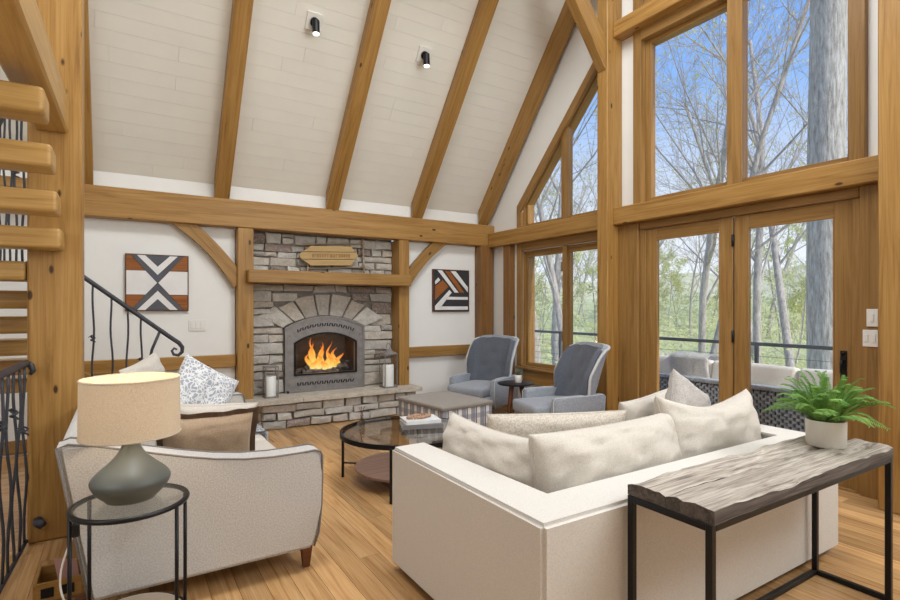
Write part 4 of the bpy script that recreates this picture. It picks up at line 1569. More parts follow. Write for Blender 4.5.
# two rough-hewn planks
def rough_plank(x0, x1, y0, y1, z0, z1, seed, nm='plank'):
    mb = MB()
    nx, ny = 60, 8
    V = {}
    for i in range(nx + 1):
        for j in range(ny + 1):
            x = x0 + (x1 - x0) * i / nx
            y = y0 + (y1 - y0) * j / ny
            q = Vector((x * 3 + seed, y * 26, seed))
            e = noise.noise(q) * .008 + noise.noise(q * 2.7) * .005
            dep = noise.noise(Vector((x * 2.2 + seed * 3, y * 14, 4)))
            if dep > .22: e -= (dep - .22) * .09
            if j in (0, ny):
                y += noise.noise(Vector((x * 7, seed, j))) * .006
                e -= .006 + abs(noise.noise(Vector((x * 9, j, seed)))) * .008
            V[i, j] = mb.bm.verts.new((x, y, z1 + e))
    for i in range(nx):
        for j in range(ny):
            mb.face([V[i, j], V[i + 1, j], V[i + 1, j + 1], V[i, j + 1]])
    ring = [V[i, 0] for i in range(nx + 1)] + [V[nx, j] for j in range(1, ny + 1)] + [V[i, ny] for i in range(nx - 1, -1, -1)] + [V[0, j] for j in range(ny - 1, 0, -1)]
    low = [mb.bm.verts.new((v.co.x, v.co.y, z0)) for v in ring]
    N = len(ring)
    for i in range(N):
        mb.face([ring[i], low[i], low[(i + 1) % N], ring[(i + 1) % N]])
    mb.face(low)
    for f in mb.bm.faces:
        f.normal_update()
    side = [f for f in mb.bm.faces if abs(f.normal.z) < .5]
    for f in side: f.material_index = 1
    o = mb.build(nm, 'reclaimed', ct, True, 40)
    o.data.materials.append(M['old_edge'])
rough_plank(CX0 + .005, CX1 - .005, CY0 - .004, CY0 + .175, CZ + .001, CZ + .052, 3)
rough_plank(CX0 + .005, CX1 - .005, CY0 + .181, CY1 + .004, CZ + .001, CZ + .05, 9)

FX, FYY, FZ = 2.90, 1.18, CZ + .048
pf = thing('potted_fern', (FX, FYY, FZ), 'green fern in a white round pot on the console table', 'plant')
MB().lathe([(0, FZ), (.078, FZ), (.082, FZ + .006), (.084, FZ + .125), (.078, FZ + .125), (.076, FZ + .1), (0, FZ + .1)], 32, (FX, FYY)).build('pot', 'pot', pf, True, 40)
MB().lathe([(0, FZ + .1), (.077, FZ + .1), (.077, FZ + .112), (.03, FZ + .122), (0, FZ + .125)], 24, (FX, FYY)).build('soil', 'soil', pf, True)


def frond(parent, base, az, length, lift, droop, seed):
    rr = random.Random(seed)
    mb = MB()
    d = Vector((math.cos(az), math.sin(az), 0))
    side = Vector((-math.sin(az), math.cos(az), 0))
    n = 20
    pts = []
    for k in range(n + 1):
        t = k / n
        pts.append(Vector(base) + d * (length * (t * .9 + .1 * t * t)) + Vector((0, 0, lift * math.sin(min(t * 1.5, 1.57)) - droop * t ** 2.2)) + side * (.02 * math.sin(t * 3 + seed)))
    mb.tube(pts, [.0022 * (1 - .7 * k / n) for k in range(n + 1)], 4)
    for k in range(2, n + 1):
        t = k / n
        tan = (pts[min(k + 1, n)] - pts[k - 1]).normalized()
        nrm_ = side.cross(tan).normalized()
        wl = length * .17 * math.sin(PI * min(1, (1.02 - t) * .82 + .1)) ** .7
        for s in (-1, 1):
            for h in (0, .5):
                p = pts[k].lerp(pts[k - 1], h)
                L = wl * rr.uniform(.75, 1.15)
                tip = p + side * s * L + tan * L * .45 + Vector((0, 0, -L * .25 + rr.uniform(-.004, .004)))
                mid = p.lerp(tip, .4)
                w_ = .0028
                mb.poly([p, mid + tan * w_ + nrm_ * .002, tip, mid - tan * w_ + nrm_ * .002])
    mb.build('frond', 'fern', parent)


rr = random.Random(11)
for k in range(84):
    az = k * 2.4 + rr.uniform(-.25, .25)
    inner = (k % 4) / 3
    frond(pf, (FX + .035 * math.cos(az), FYY + .035 * math.sin(az), FZ + .115), az, rr.uniform(.13, .245) * (1 - .5 * inner), rr.uniform(.09, .16) + .10 * inner, rr.uniform(.01, .08) * (1 - inner * .6), k)

# ================================================================== LAMP TABLE, LAMP
TX, TY, TZ = .03, 2.52, .628
lt = thing('lamp_table', (TX, TY, 0), 'round glass side table on thin black legs beside the linen sofa', 'table')
TR = .206
MB().tube([(TX + TR * math.cos(a), TY + TR * math.sin(a), TZ - .012) for a in [2 * PI * k / 48 for k in range(48)]], .011, 8, close=True).build('rim', 'black', lt, True)
MB().cyl(TX, TY, TZ - .01, TZ - .002, TR - .006, 48).build('glass_top', 'table_glass', lt)
MB().lathe([(0, .12), (TR - .02, .12), (TR - .015, .126), (TR - .015, .14), (0, .14)], 48, (TX, TY)).build('shelf', 'deck', lt, True, 40)
MB().tube([(TX + TR * math.cos(a), TY + TR * math.sin(a), .127) for a in [2 * PI * k / 48 for k in range(48)]], .008, 6, close=True).build('shelf_rim', 'black', lt, True)
for a in (R(196), R(135), R(-42), R(14)):
    xx, yy = TX + (TR + .004) * math.cos(a), TY + (TR + .004) * math.sin(a)
    MB().tube([(xx, yy, 0), (xx, yy, TZ - .012)], .0075, 8).build('leg', 'black', lt, True)

la = thing('table_lamp', (TX, TY + .02, TZ), 'table lamp with linen drum shade and squat grey-green ceramic base', 'lamp')
LXc, LYc = TX, TY + .02
prof = [(0, TZ - .001), (.082, TZ - .001), (.094, TZ + .006), (.128, TZ + .04), (.145, TZ + .072), (.142, TZ + .092), (.122, TZ + .116), (.088, TZ + .146), (.056, TZ + .180), (.036, TZ + .215), (.028, TZ + .25), (.026, TZ + .275), (0, TZ + .275)]
# smooth profile
pp = []
for i in range(len(prof) - 1):
    p0 = prof[max(i - 1, 0)]; p1 = prof[i]; p2 = prof[i + 1]; p3 = prof[min(i + 2, len(prof) - 1)]
    for k in range(4):
        t = k / 4
        f = lambda a, b, c, d: .5 * (2 * b + (c - a) * t + (2 * a - 5 * b + 4 * c - d) * t * t + (3 * b - a - 3 * c + d) * t ** 3)
        pp.append((max(0, f(p0[0], p1[0], p2[0], p3[0])), max(TZ - .001, f(p0[1], p1[1], p2[1], p3[1]))))
pp.append(prof[-1])
MB().lathe(pp, 40, (LXc, LYc)).build('base', 'lamp_base', la, True, 60)
MB().tube([(LXc, LYc, TZ + .26), (LXc, LYc, TZ + .34)], .010, 10).build('socket', 'pewter', la, True)
s0, s1, SR = TZ + .262, TZ + .500, .183
MB().lathe([(SR, s0), (SR * .985, s1), (SR * .985 - .003, s1), (SR - .003, s0), (SR, s0)], 56, (LXc, LYc)).build('shade', 'shade', la, True, 40)
for zz, rr_ in ((s0 + .004, SR), (s1 - .004, SR * .985)):
    MB().tube([(LXc + rr_ * math.cos(a), LYc + rr_ * math.sin(a), zz) for a in [2 * PI * k / 56 for k in range(56)]], .003, 6, close=True).build('shade_ring', 'shade', la, True)
sp = MB()
for k in range(3):
    a = k * 2 * PI / 3 + .3
    sp.tube([(LXc, LYc, TZ + .335), (LXc + (SR - .004) * math.cos(a), LYc + (SR - .004) * math.sin(a), TZ + .335)], .002, 5)
sp.build('spider', 'pewter', la)
MB().ball((LXc, LYc, TZ + .385), (.028, .028, .045), 14).build('bulb', 'lampglow', la, True)
light('lamp_glow', 'POINT', (LXc, LYc, TZ + .40), 11, (1, .82, .6), .035)
pts = []
for t in [k / 24 for k in range(25)]:
    pts.append((-.150 - .05 * math.sin(t * 5) - .02 * t, 2.46 + .22 * t, .565 * (1 - t) ** 1.3 + .006))
MB().tube(pts, .004, 6).build('cord', 'white_plastic', la, True, label='white power cord')
MB().box(-.165, -.139, 2.445, 2.47, .54, .59, .004, 1).build('inline_switch', 'black', la)

# small open box on the floor beside the stair post
bx_ = thing('wooden_box', (-.27, 3.3, 0), 'small low wooden box with dark openings on the floor behind the lamp table', 'box')
MB().box(-.36, -.16, 3.14, 3.36, 0, .012).build('bottom', 'timber_dark', bx_)
for a, b, c, d in ((-.36, -.348, 3.14, 3.36), (-.172, -.16, 3.14, 3.36), (-.348, -.172, 3.348, 3.36), (-.348, -.172, 3.14, 3.152)):
    MB().box(a, b, c, d, .012, .10).build('side', 'timber', bx_)
MB().box(-.33, -.28, 3.135, 3.14, .03, .075).build('opening', 'black', bx_)
MB().box(-.25, -.20, 3.135, 3.14, .03, .075).build('opening', 'black', bx_)
MB().hexa([(-.26, 3.20, .015), (-.18, 3.24, .015), (-.18, 3.245, .015), (-.26, 3.205, .015), (-.29, 3.24, .17), (-.2, 3.28, .13), (-.2, 3.284, .13), (-.29, 3.244, .17)]).build('paper_slip', 'pink', None, label='pink paper slip standing in the small wooden floor box', cat='paper')

# ================================================================== COFFEE TABLE
cf = thing('coffee_table', (1.95, 3.83, 0), 'round smoked glass coffee table with thin black legs and a low wooden disc shelf', 'table')
KX, KY, KR, KZ = 1.965, 3.83, .525, .417
MB().lathe([(KR - .012, KZ - .034), (KR, KZ - .034), (KR, KZ + .002), (KR - .012, KZ + .002), (KR - .012, KZ - .034)], 64, (KX, KY)).build('rim', 'black', cf, True, 40)
MB().cyl(KX, KY, KZ - .012, KZ, KR - .013, 64).build('glass_top', 'smoke_glass', cf)
MB().lathe([(0, .11), (.40, .11), (.405, .115), (.405, .128), (0, .128)], 56, (KX, KY)).build('shelf', 'mauve', cf, True, 40)
for a in (R(140), R(232), R(320), R(50)):
    ca, sa = math.cos(a), math.sin(a)
    MB().box(-.009, .009, -.009, .009, 0, KZ - .02).xf(Matrix.Translation((KX + (KR + .004) * ca, KY + (KR + .004) * sa, 0)) @ Matrix.Rotation(a, 4, 'Z')).build('leg', 'black', cf)
    MB().tube([(KX + (KR) * ca, KY + (KR) * sa, .12), (KX + .40 * ca, KY + .40 * sa, .12)], .007, 6).build('brace', 'black', cf)


def book(x, y, z, w, d, h, rot, cov, label):
    t = thing('book', (x, y, z), label, 'book', 'books stacked on the coffee table', R(rot))
    MB().box(-w / 2, w / 2, -d / 2, d / 2, 0, .003).build('cover', cov, t, local=True)
    MB().box(-w / 2, w / 2, -d / 2, d / 2, h - .003, h).build('cover', cov, t, local=True)
    MB().box(-w / 2 + .006, w / 2 - .006, -d / 2 + .002, d / 2 - .005, .003, h - .003).build('pages', 'paper', t, local=True)
    MB().box(-w / 2, w / 2, -d / 2 - .003, -d / 2, 0, h).build('spine', cov, t, local=True)


book(2.13, 3.86, KZ + .003, .34, .25, .035, -20, 'book_a', 'grey covered book at the bottom of the coffee table stack')
book(2.13, 3.87, KZ + .0385, .30, .22, .028, -12, 'book_b', 'white covered book on top of the grey book on the coffee table')
bd = thing('bead_garland', (2.12, 3.87, KZ + .067), 'string of brown wooden beads lying on the white book', 'garland')
for k in range(26):
    a = k / 26 * 2 * PI
    MB().ball((2.12 + .085 * math.cos(a) + .02 * math.cos(3 * a), 3.875 + .05 * math.sin(a), KZ + .0665 + .014), .0145, 8).build('bead', 'bead', bd, True)
tv = thing('glass_vase', (1.70, 4.10, KZ), 'small clear glass bud vase with dried stems on the coffee table', 'vase')
MB().lathe([(0, KZ + .001), (.022, KZ + .001), (.026, KZ + .01), (.024, KZ + .05), (.012, KZ + .075), (.015, KZ + .10), (.012, KZ + .10), (.009, KZ + .075), (.02, KZ + .05), (.02, KZ + .012), (0, KZ + .01)], 20, (1.70, 4.10)).build('body', 'smoke_glass', tv, True)
for k in range(5):
    a = k * 1.3
    MB().tube([(1.70, 4.10, KZ + .02), (1.70 + .004 * math.cos(a), 4.10, KZ + .1), (1.70 + .025 * math.cos(a), 4.10 + .025 * math.sin(a), KZ + .17)], .0018, 5).build('stem', 'walnut', tv)

# ================================================================== OTTOMAN
ot = thing('plaid_ottoman', (2.99, 4.885, 0), 'plaid upholstered square ottoman with plain taupe top', 'ottoman', None, R(6))
OW, OD = .345, .42
MB().box(-OW + .008, OW - .008, -OD + .008, OD - .008, .035, .385, .02, 2).build('body', 'plaid', ot, True, 50, local=True)
MB().box(-OW, OW, -OD, OD, .38, .42, .018, 3).build('top_pad', 'otto_top', ot, True, 50, local=True)
MB().tube([(-OW + .002, -OD + .002, .382), (OW - .002, -OD + .002, .382), (OW - .002, OD - .002, .382), (-OW + .002, OD - .002, .382)], .006, 6, close=True).build('piping', 'pipe', ot, local=True)
for xx in (-OW + .05, OW - .05):
    for yy in (-OD + .05, OD - .05):
        MB().cyl(xx, yy, 0, .04, .018, 12, .024).build('foot', 'black', ot, True, 40, local=True)

# ================================================================== ARMCHAIRS
def armchair(loc, rz_, label):
    """local: faces -Y, x across"""
    t = thing('wing_armchair', loc, label, 'armchair', None, rz_)
    W = .70
    # legs
    for sx_ in (-1, 1):
        for yy in (-.30, .30):
            mb = MB()
            xx = sx_ * (W / 2 - .07)
            s = .02 if yy < 0 else .05
            mb.hexa([(xx - .013 + sx_ * .02, yy - .013 + math.copysign(s, yy), 0), (xx + .013 + sx_ * .02, yy - .013 + math.copysign(s, yy), 0), (xx + .013 + sx_ * .02, yy + .013 + math.copysign(s, yy), 0), (xx - .013 + sx_ * .02, yy + .013 + math.copysign(s, yy), 0),
                     (xx - .024, yy - .024, .20), (xx + .024, yy - .024, .20), (xx + .024, yy + .024, .20), (xx - .024, yy + .024, .20)])
            mb.build('leg', 'walnut', t, local=True)
    MB().box(-W / 2 + .05, W / 2 - .05, -.39, .32, .18, .31, .025, 3).build('seat_base', 'chair', t, True, 50, local=True)
    mb = cushion_mesh(W - .175, .70, .13, .025, corner=.035)
    mb.xf(Matrix.Translation((0, -.08, .30))).build('seat_cushion', 'chair', t, True, 60, local=True)
    # arms: slim panels, top swelling gently, sloping back
    for s in (-1, 1):
        xa, xb = s * (W / 2 - .085), s * (W / 2 + .005)
        pts = [(-.24, .17), (-.265, .30), (-.262, .49), (-.24, .515), (-.1, .52), (.14, .522), (.30, .53), (.345, .53), (.325, .17)]
        mb = MB().prism(pts, 'x', min(xa, xb), max(xa, xb), .022)
        a = mb.build('arm', 'chair', t, True, 50, local=True)
        MB().tube([(xb - s * .010, p[0], p[1]) for p in pts[:7]], .005, 6).build('welt', 'chair_pipe', t, True, local=True)
    # shell back with wings
    def shell(name, mat, off, v0, v1, umax, thick, parent):
        mb = MB()
        nu, nv = 24, 16
        V = {}
        for i in range(nu + 1):
            for j in range(nv + 1):
                u = (2 * i / nu - 1) * umax
                v = v0 + (v1 - v0) * j / nv
                hz = .36 + .66 * v
                lean = .25 + .17 * v + .03 * v * v
                flare = 1 + .10 * math.sin(v * PI * .9) + .05 * v
                xx = .315 * flare * math.sin(max(-1, min(1, u)) * PI / 2 * .93)
                wing = max(0, abs(u) - .45) / .55
                wd = (.20 * (1 - abs(v - .52) * .9)) * wing ** 1.5
                yy = lean - wd - off
                if v > .8: hz -= (v - .8) / .2 * .05 * (abs(u) ** 2)
                tuft = 0
                if off > 0:
                    for tx, tz in ((-.13, .62), (.13, .62), (0, .78), (-.13, .94 - .02), (.13, .92), (0, .5)):
                        dd = (xx - tx) ** 2 + (hz - tz) ** 2
                        tuft += .022 * math.exp(-dd / .0022)
                V[i, j] = mb.bm.verts.new((xx * (1 - off * .6), yy + tuft, hz))
        for i in range(nu):
            for j in range(nv):
                mb.face([V[i, j], V[i + 1, j], V[i + 1, j + 1], V[i, j + 1]])
        bmesh.ops.recalc_face_normals(mb.bm, faces=mb.bm.faces)
        bmesh.ops.solidify(mb.bm, geom=mb.bm.faces[:], thickness=thick)
        edge = [V[0, j].co.copy() for j in range(nv + 1)] + [V[i, nv].co.copy() for i in range(1, nu + 1)] + [V[nu, j].co.copy() for j in range(nv - 1, -1, -1)]
        o = mb.build(name, mat, parent, True, 60, local=True)
        return o, edge
    b, edge = shell('back_shell', 'chair', 0, -.2, 1.0, 1.0, .06, t)
    MB().tube(edge, .014, 8).build('edge_trim', 'chair_pipe', t, True, local=True)
    shell('back_pad', 'chair_in', .055, .1, .965, .93, .05, t)
    return t


def face(dx, dy):           # local -Y turned to world (dx,dy)
    return math.atan2(dy, dx) + PI / 2


armchair((3.98, 5.55, 0), face(-.93, -.37), 'blue-grey wing armchair standing in the corner by the striped art')
armchair((3.93, 4.08, 0), face(-.97, .24), 'blue-grey wing armchair in front of the tall gable post')

sd = thing('accent_table', (3.80, 4.66, 0), 'small round black-topped side table on splayed wooden legs between the armchairs', 'table')
MB().lathe([(0, .535), (.185, .535), (.20, .543), (.20, .552), (.19, .556), (0, .556)], 40, (3.80, 4.66)).build('top', 'black', sd, True, 40)
for k in range(3):
    a = R(200 + 120 * k)
    MB().tube([(3.80 + .07 * math.cos(a), 4.66 + .07 * math.sin(a), .54), (3.80 + .17 * math.cos(a), 4.66 + .17 * math.sin(a), 0)], [.030, .020], 10).build('leg', 'walnut', sd, True, 40)
pp_ = thing('small_potted_plant', (3.83, 4.64, .556), 'small grey-green plant in a clear jar on the black side table', 'plant')
MB().lathe([(0, .557), (.035, .557), (.04, .565), (.04, .64), (.036, .645), (.034, .62), (0, .62)], 20, (3.83, 4.64)).build('jar', 'pot', pp_, True, 40)
rr = random.Random(5)
for k in range(22):
    a, el, L = k * 2.4, rr.uniform(.5, 1.3), rr.uniform(.05, .10)
    p = Vector((3.83, 4.64, .625))
    d = Vector((math.cos(a) * math.cos(el), math.sin(a) * math.cos(el), math.sin(el)))
    sv = Vector((-math.sin(a), math.cos(a), 0)) * .012
    mb = MB()
    mb.poly([p, p + d * L * .5 + sv, p + d * L, p + d * L * .5 - sv])
    bmesh.ops.solidify(mb.bm, geom=mb.bm.faces[:], thickness=.002)
    mb.build('leaf', 'succulent', pp_)

# ================================================================== OUTSIDE
dk = thing('deck', (6.2, 4, -.14), kind='structure')
for k in range(17):
    x = 5.02 + .145 * k
    timber('deck_board', (x, -2, -.135), (x, 11, -.135), .138, .03, 'deck', dk, 0)
MB().box(4.99, 7.45, -2, 11, -.35, -.155).build('deck_frame', 'deck', dk)
dr = thing('deck_railing', (7.1, 4, -.12), 'thin dark metal railing along the outer edge of the deck', 'railing')
MB().box(7.07, 7.13, -2, 11, .91, .955, .004, 1).build('top_rail', 'rail', dr)
for k in range(8):
    y = -1.8 + 1.83 * k
    MB().box(7.08, 7.12, y - .02, y + .02, -.12, .91).build('rail_post', 'rail', dr)
for k in range(7):
    z = .02 + .125 * k
    MB().tube([(7.1, -2, z), (7.1, 11, z)], .003, 5).build('cable', 'rail', dr)

ws = thing('wicker_sofa', (5.7, 3.0, -.12), 'grey woven wicker outdoor sofa on the deck behind the glass doors', 'sofa')
WX, WY0, WY1, WZ0, WZ1 = 5.35, 1.45, 4.35, -.02, .63
MB().box(WX + .02, WX + .05, WY0, WY1, WZ0, WZ1 - .02).build('gap_shade_panel', 'wicker_dark', ws)  # dark sheet standing in for the shade in the weave gaps
MB().box(WX - .03, WX + .09, WY0 - .02, WY1 + .02, WZ1 - .03, WZ1 + .015, .012, 2).build('top_rail', 'wicker', ws)
MB().box(WX - .01, WX + .07, WY0, WY1, WZ0 - .02, WZ0 + .03, .01, 1).build('bottom_rail', 'wicker', ws)
mb = MB()
r_i = 0
z = WZ0 + .04
while z < WZ1 - .04:
    n = 84
    for k in range(n):
        a = WY0 + (WY1 - WY0) * k / n
        b = WY0 + (WY1 - WY0) * (k + 1) / n
        if (k + r_i) % 2 == 0:
            mb.box(WX - .008, WX + .006, a - .006, b + .006, z, z + .025)
    z += .030
    r_i += 1
for k in range(n * 1 + 1):
    y = WY0 + (WY1 - WY0) * k / n
    mb.box(WX + .004, WX + .014, y - .008, y + .008, WZ0, WZ1)
mb.build('weave', 'wicker', ws, kind='stuff')
for yy in (WY0, WY1 - .14):
    MB().box(WX + .05, WX + .85, yy, yy + .14, -.02, .46, .02, 2).build('arm', 'wicker', ws, True, 50)
MB().box(WX + .05, WX + .82, WY0 + .14, WY1 - .14, .0, .20, .01, 1).build('seat_base', 'wicker', ws)
for xx in (WX + .03, WX + .78):
    for yy in (WY0 + .06, WY1 - .06):
        MB().cyl(xx, yy, -.12, .0, .022, 10).build('leg', 'black', ws)
for k in range(3):
    L_ = (WY1 - WY0 - .30) / 3
    yc = WY0 + .15 + L_ * (k + .5)
    mb = cushion_mesh(.66, L_ - .01, .13, .02, corner=.03)
    mb.xf(Matrix.Translation((WX + .47, yc, .20))).build('seat_cushion', 'out_cushion', ws, True, 60)
    mb = cushion_mesh(.46, L_ - .02, .16, .03, corner=.04)
    mb.xf(Matrix.Translation((WX + .17, yc, .60)) @ Matrix.Rotation(R(-80), 4, 'Y') @ Matrix.Translation((0, 0, -.08))).build('back_cushion', 'out_cushion', ws, True, 60)
pillow('outdoor_pillow', .50, .42, .16, pose(5.60, 3.72, .66, 90, -12, 0), 'out_cushion', 'beige square pillow on the wicker sofa under the white throw', 41)
mb = MB()
nx, ny = 18, 12
V = {}
for i in range(nx + 1):
    for j in range(ny + 1):
        t = i / nx
        y = 3.30 + .48 * j / ny + .03 * math.sin(t * 5)
        wv = .018 * math.sin(j * 1.7 + t * 3) + .012 * math.sin(j * 3.1 + t * 9)
        if t < .4:
            x, z = 5.425 - .0 + wv * .4 - .02, .62 + .24 * (t / .4) + .01
        elif t < .6:
            x, z = 5.40 + .25 * (t - .4) / .2, .87 + .5 * wv + .02 * math.sin((t - .4) / .2 * PI)
        else:
            x, z = 5.70 + .05 * (t - .6) + wv * .4, .86 - .42 * (t - .6) / .4
        V[i, j] = mb.bm.verts.new((x, y, z))
for i in range(nx):
    for j in range(ny):
        mb.face([V[i, j], V[i + 1, j], V[i + 1, j + 1], V[i, j + 1]])
bmesh.ops.solidify(mb.bm, geom=mb.bm.faces[:], thickness=.012)
mb.build('throw_blanket', 'throw', None, True, label='rumpled white throw over the back cushions of the wicker sofa', cat='blanket')

lg = thing('deck_lounger', (6.1, 6.9, -.12), 'pale blue padded lounger on the deck outside the casement window', 'lounger')
MB().box(5.75, 6.45, 6.05, 7.85, .05, .16, .02, 1).build('frame', 'rail', lg)
mb = cushion_mesh(.68, 1.75, .17, .05)
mb.xf(Matrix.Translation((6.1, 6.95, .16))).build('cushion', 'pale_blue', lg, True, 60)
for xx in (5.8, 6.4):
    for yy in (6.15, 7.75):
        MB().box(xx - .02, xx + .02, yy - .02, yy + .02, -.12, .06).build('leg', 'rail', lg)

# terrain: falls away from the house, then climbs to a wooded rise
def ground_z(x, y):
    d = math.hypot(x - 4, y - 4)
    z = -1.0 - 2.2 * min(1, max(0, (d - 4) / 14))
    if d > 22: z += (d - 22) * .085
    z += noise.noise(Vector((x * .07, y * .07, 3))) * (.5 + .012 * d)
    return z


mb = MB()
na_, nr_ = 72, 34
rings = []
for j in range(nr_ + 1):
    rad = 3.5 + 92 * (j / nr_) ** 1.7
    rings.append([])
    for i in range(na_):
        a = 2 * PI * i / na_
        x, y = 4 + rad * math.cos(a), 4 + rad * math.sin(a)
        rings[-1].append(mb.bm.verts.new((x, y, ground_z(x, y))))
for A_, B_ in zip(rings, rings[1:]):
    for i in range(na_):
        mb.face([A_[i], A_[(i + 1) % na_], B_[(i + 1) % na_], B_[i]])
mb.build('ground', 'ground', None, True, kind='structure')
# far ridge
mb = MB()
lo, hi = [], []
for i in range(120):
    a = R(-75) + R(230) * i / 119
    h = 13 + 5 * noise.noise(Vector((i * .09, 2, 0))) + 2.0 * noise.noise(Vector((i * .33, 5, 0)))
    lo.append(mb.bm.verts.new((4 + 150 * math.cos(a), 4 + 150 * math.sin(a), -6)))
    hi.append(mb.bm.verts.new((4 + 205 * math.cos(a), 4 + 205 * math.sin(a), h)))
for i in range(119):
    mb.face([lo[i], lo[i + 1], hi[i + 1], hi[i]])
mb.build('far_hills', 'ridge', None, True, kind='structure')


def tree_mesh(seed, H_, r0, leaves, spread=1.0, fork=.35, leafsize=.09, straight=False):
    rr = random.Random(seed)
    tb, lb = MB(), MB()
    def branch(p, d, L, r, lev):
        n = 6 if lev < 2 else 4
        pts, rs = [p.copy()], [r]
        q = p.copy()
        dd = d.copy()
        for k in range(n):
            w_ = .012 if straight and lev == 0 else .09
            dd = (dd + Vector((rr.gauss(0, w_), rr.gauss(0, w_), rr.gauss(0, w_ * .5) + (.05 if lev else .02)))).normalized()
            q = q + dd * (L / n)
            pts.append(q.copy())
            rs.append(max(.004, r * (1 - (.3 if straight and lev == 0 else .55 if lev == 0 else .8) * (k + 1) / n)))
        tb.tube(pts, rs, (10, 6, 4, 3, 3)[min(lev, 4)], caps=False)
        if lev >= 4 or (lev == 3 and r < .006):
            return
        nb = (10, 6, 4, 3)[lev]
        for k in range(nb):
            t = (fork + (1 - fork) * (k + rr.random()) / nb) if lev == 0 else rr.uniform(.25, 1)
            i = min(n - 1, int(t * n))
            b = pts[i].lerp(pts[i + 1], t * n - i)
            rb = rs[i] * rr.uniform(.35, .6)
            base = (pts[i + 1] - pts[i]).normalized()
            az = rr.uniform(0, 2 * PI)
            o = base.orthogonal().normalized()
            o = Matrix.Rotation(az, 3, base) @ o
            ang = rr.uniform(.5, 1.05) * spread
            nd = (base * math.cos(ang) + o * math.sin(ang)).normalized()
            nl = L * rr.uniform(.32, .55) * (1.15 - .5 * t if lev == 0 else 1)
            branch(b, nd, nl, max(.006, rb), lev + 1)
        if lev >= 2 and leaves:
            for k in range(leaves):
                t = rr.uniform(.2, 1)
                i = min(n - 1, int(t * n))
                c = pts[i].lerp(pts[i + 1], t * n - i) + Vector((rr.gauss(0, .12), rr.gauss(0, .12), rr.gauss(0, .1)))
                s = leafsize * rr.uniform(.6, 1.3)
                a = Vector((rr.gauss(0, 1), rr.gauss(0, 1), rr.gauss(0, 1))).normalized()
                b = a.orthogonal().normalized()
                lb.poly([c - a * s, c - b * s * .6, c + a * s, c + b * s * .6])
    branch(Vector((0, 0, -.3)), (Vector((0, 0, 1)) if straight else Vector((rr.gauss(0, .03), rr.gauss(0, .03), 1))).normalized(), H_, r0, 0)
    tm = tb.mesh('trunk', True)
    lm = lb.mesh('foliage') if leaves else None
    return tm, lm


def plant_tree(mesh, x, y, label, group=None, s=1, rot=0, bark='thin_bark', name='woodland_tree', dz=0):
    t = bpy.data.objects.new(name, None)
    COL.objects.link(t)
    t.location = (x, y, ground_z(x, y) + dz)
    t.rotation_euler = (0, 0, rot)
    t.scale = (s, s, s)
    setprops(t, label, 'tree', group)
    tm, lm = mesh
    if not tm.materials: tm.materials.append(M[bark])
    o = bpy.data.objects.new('trunk', tm)
    COL.objects.link(o)
    o.parent = t
    if lm:
        if not lm.materials: lm.materials.append(M['spring'])
        o = bpy.data.objects.new('foliage', lm)
        COL.objects.link(o)
        o.parent = t
        o['kind'] = 'stuff'
    return t


def at(px, d):
    """ground position seen at image column px at depth d along the view axis"""
    A_ = R(32.1)
    l = (px - 450) / 522 * d
    return l * math.cos(A_) + d * math.sin(A_), d * math.cos(A_) - l * math.sin(A_)


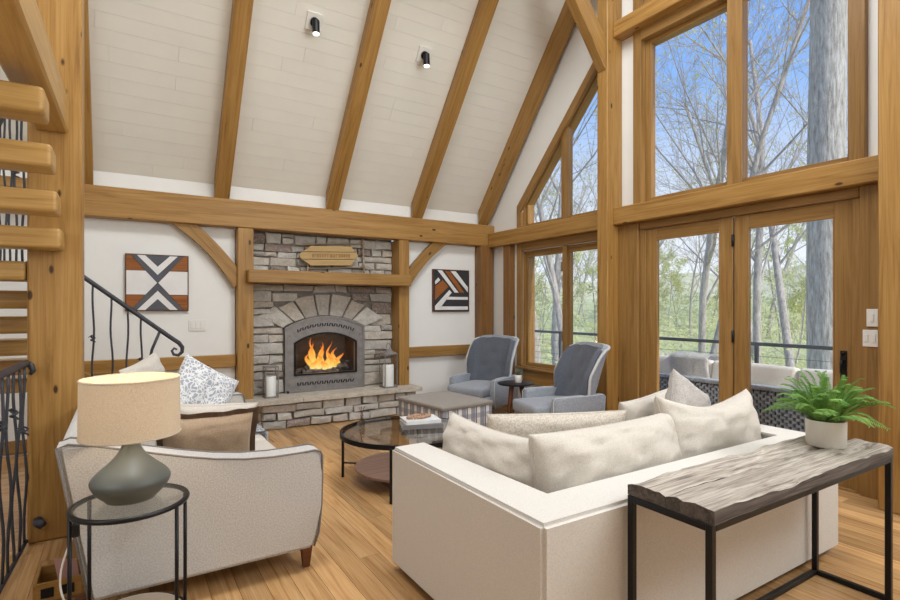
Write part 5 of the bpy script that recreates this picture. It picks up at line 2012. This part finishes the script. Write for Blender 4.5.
BIG = tree_mesh(1, 20, .40, 0, 1.0, .62, straight=True)
TA = tree_mesh(2, 14, .13, 2, .9, .3, .07)
TB = tree_mesh(3, 16, .17, 3, .85, .35, .07)
TC = tree_mesh(4, 11, .09, 5, 1.0, .2, .08)
TD = tree_mesh(5, 13, .11, 0, .9, .25)
TE = tree_mesh(6, 7, .05, 9, 1.1, .1, .08)
x, y = at(830, 11.5)
plant_tree(BIG, x, y, 'massive grey-barked tree trunk close outside the glass door', None, 1, .4, 'bark', 'large_tree')
sing = [(684, 15, TD, 'slim grey tree just behind the deck rail, twin of the one beside it'), (697, 15.6, TD, 'slim dark tree just behind the deck rail beside its twin'),
        (765, 17, TA, 'slender leafy tree behind the outdoor sofa cushions'), (774, 18.5, TD, 'slender bare tree behind the outdoor sofa cushions'),
        (797, 20, TB, 'leaning forked tree between the slender trees and the massive trunk'), (813, 15, TD, 'thin bare tree right beside the massive trunk'),
        (539, 14, TB, 'straight grey tree outside the casement window'), (562, 19, TA, 'leaning leafy tree outside the casement window'),
        (584, 16, TD, 'bare arching tree outside the casement window beside the post')]
for k, (px, d, msh, lab) in enumerate(sing):
    x, y = at(px, d)
    plant_tree(msh, x, y, lab, None, 1 + .05 * (k % 3), k * 1.3)
rr = random.Random(9)
kinds = [(TA, 'tall slender leafing tree on the wooded slope'), (TB, 'stout high-branched leafing tree on the wooded slope'), (TC, 'short leafy tree with low branches on the wooded slope'), (TD, 'slender bare tree on the wooded slope'), (TE, 'young bushy sapling on the wooded slope')]
for k in range(34):
    px = 495 + 385 * (k * .618 % 1)
    d = rr.uniform(24, 66)
    x, y = at(px, d)
    msh, lab = kinds[(2, 4, 3, 0, 4, 2, 1)[k % 7]]
    plant_tree(msh, x, y, lab, 'trees on the wooded slope: ' + lab.split(' on ')[0], rr.uniform(.8, 1.15), rr.uniform(0, 6.28))
# leafy undergrowth
mb = MB()
rr = random.Random(3)
for k in range(4200):
    px = rr.uniform(470, 900)
    d = 13 + 60 * rr.random() ** 1.2
    x, y = at(px, d)
    z0 = ground_z(x, y)
    for q in range(7):
        c = Vector((x + rr.gauss(0, .5), y + rr.gauss(0, .5), z0 + abs(rr.gauss(0, .9))))
        s = rr.uniform(.04, .09) * (1 + d / 60)
        a = Vector((rr.gauss(0, 1), rr.gauss(0, 1), rr.gauss(0, 1))).normalized()
        b = a.orthogonal().normalized()
        mb.poly([c - a * s, c - b * s * .6, c + a * s, c + b * s * .6])
mb.build('undergrowth', 'spring', None, label='yellow-green leafy undergrowth covering the wooded slope', cat='undergrowth', kind='stuff')
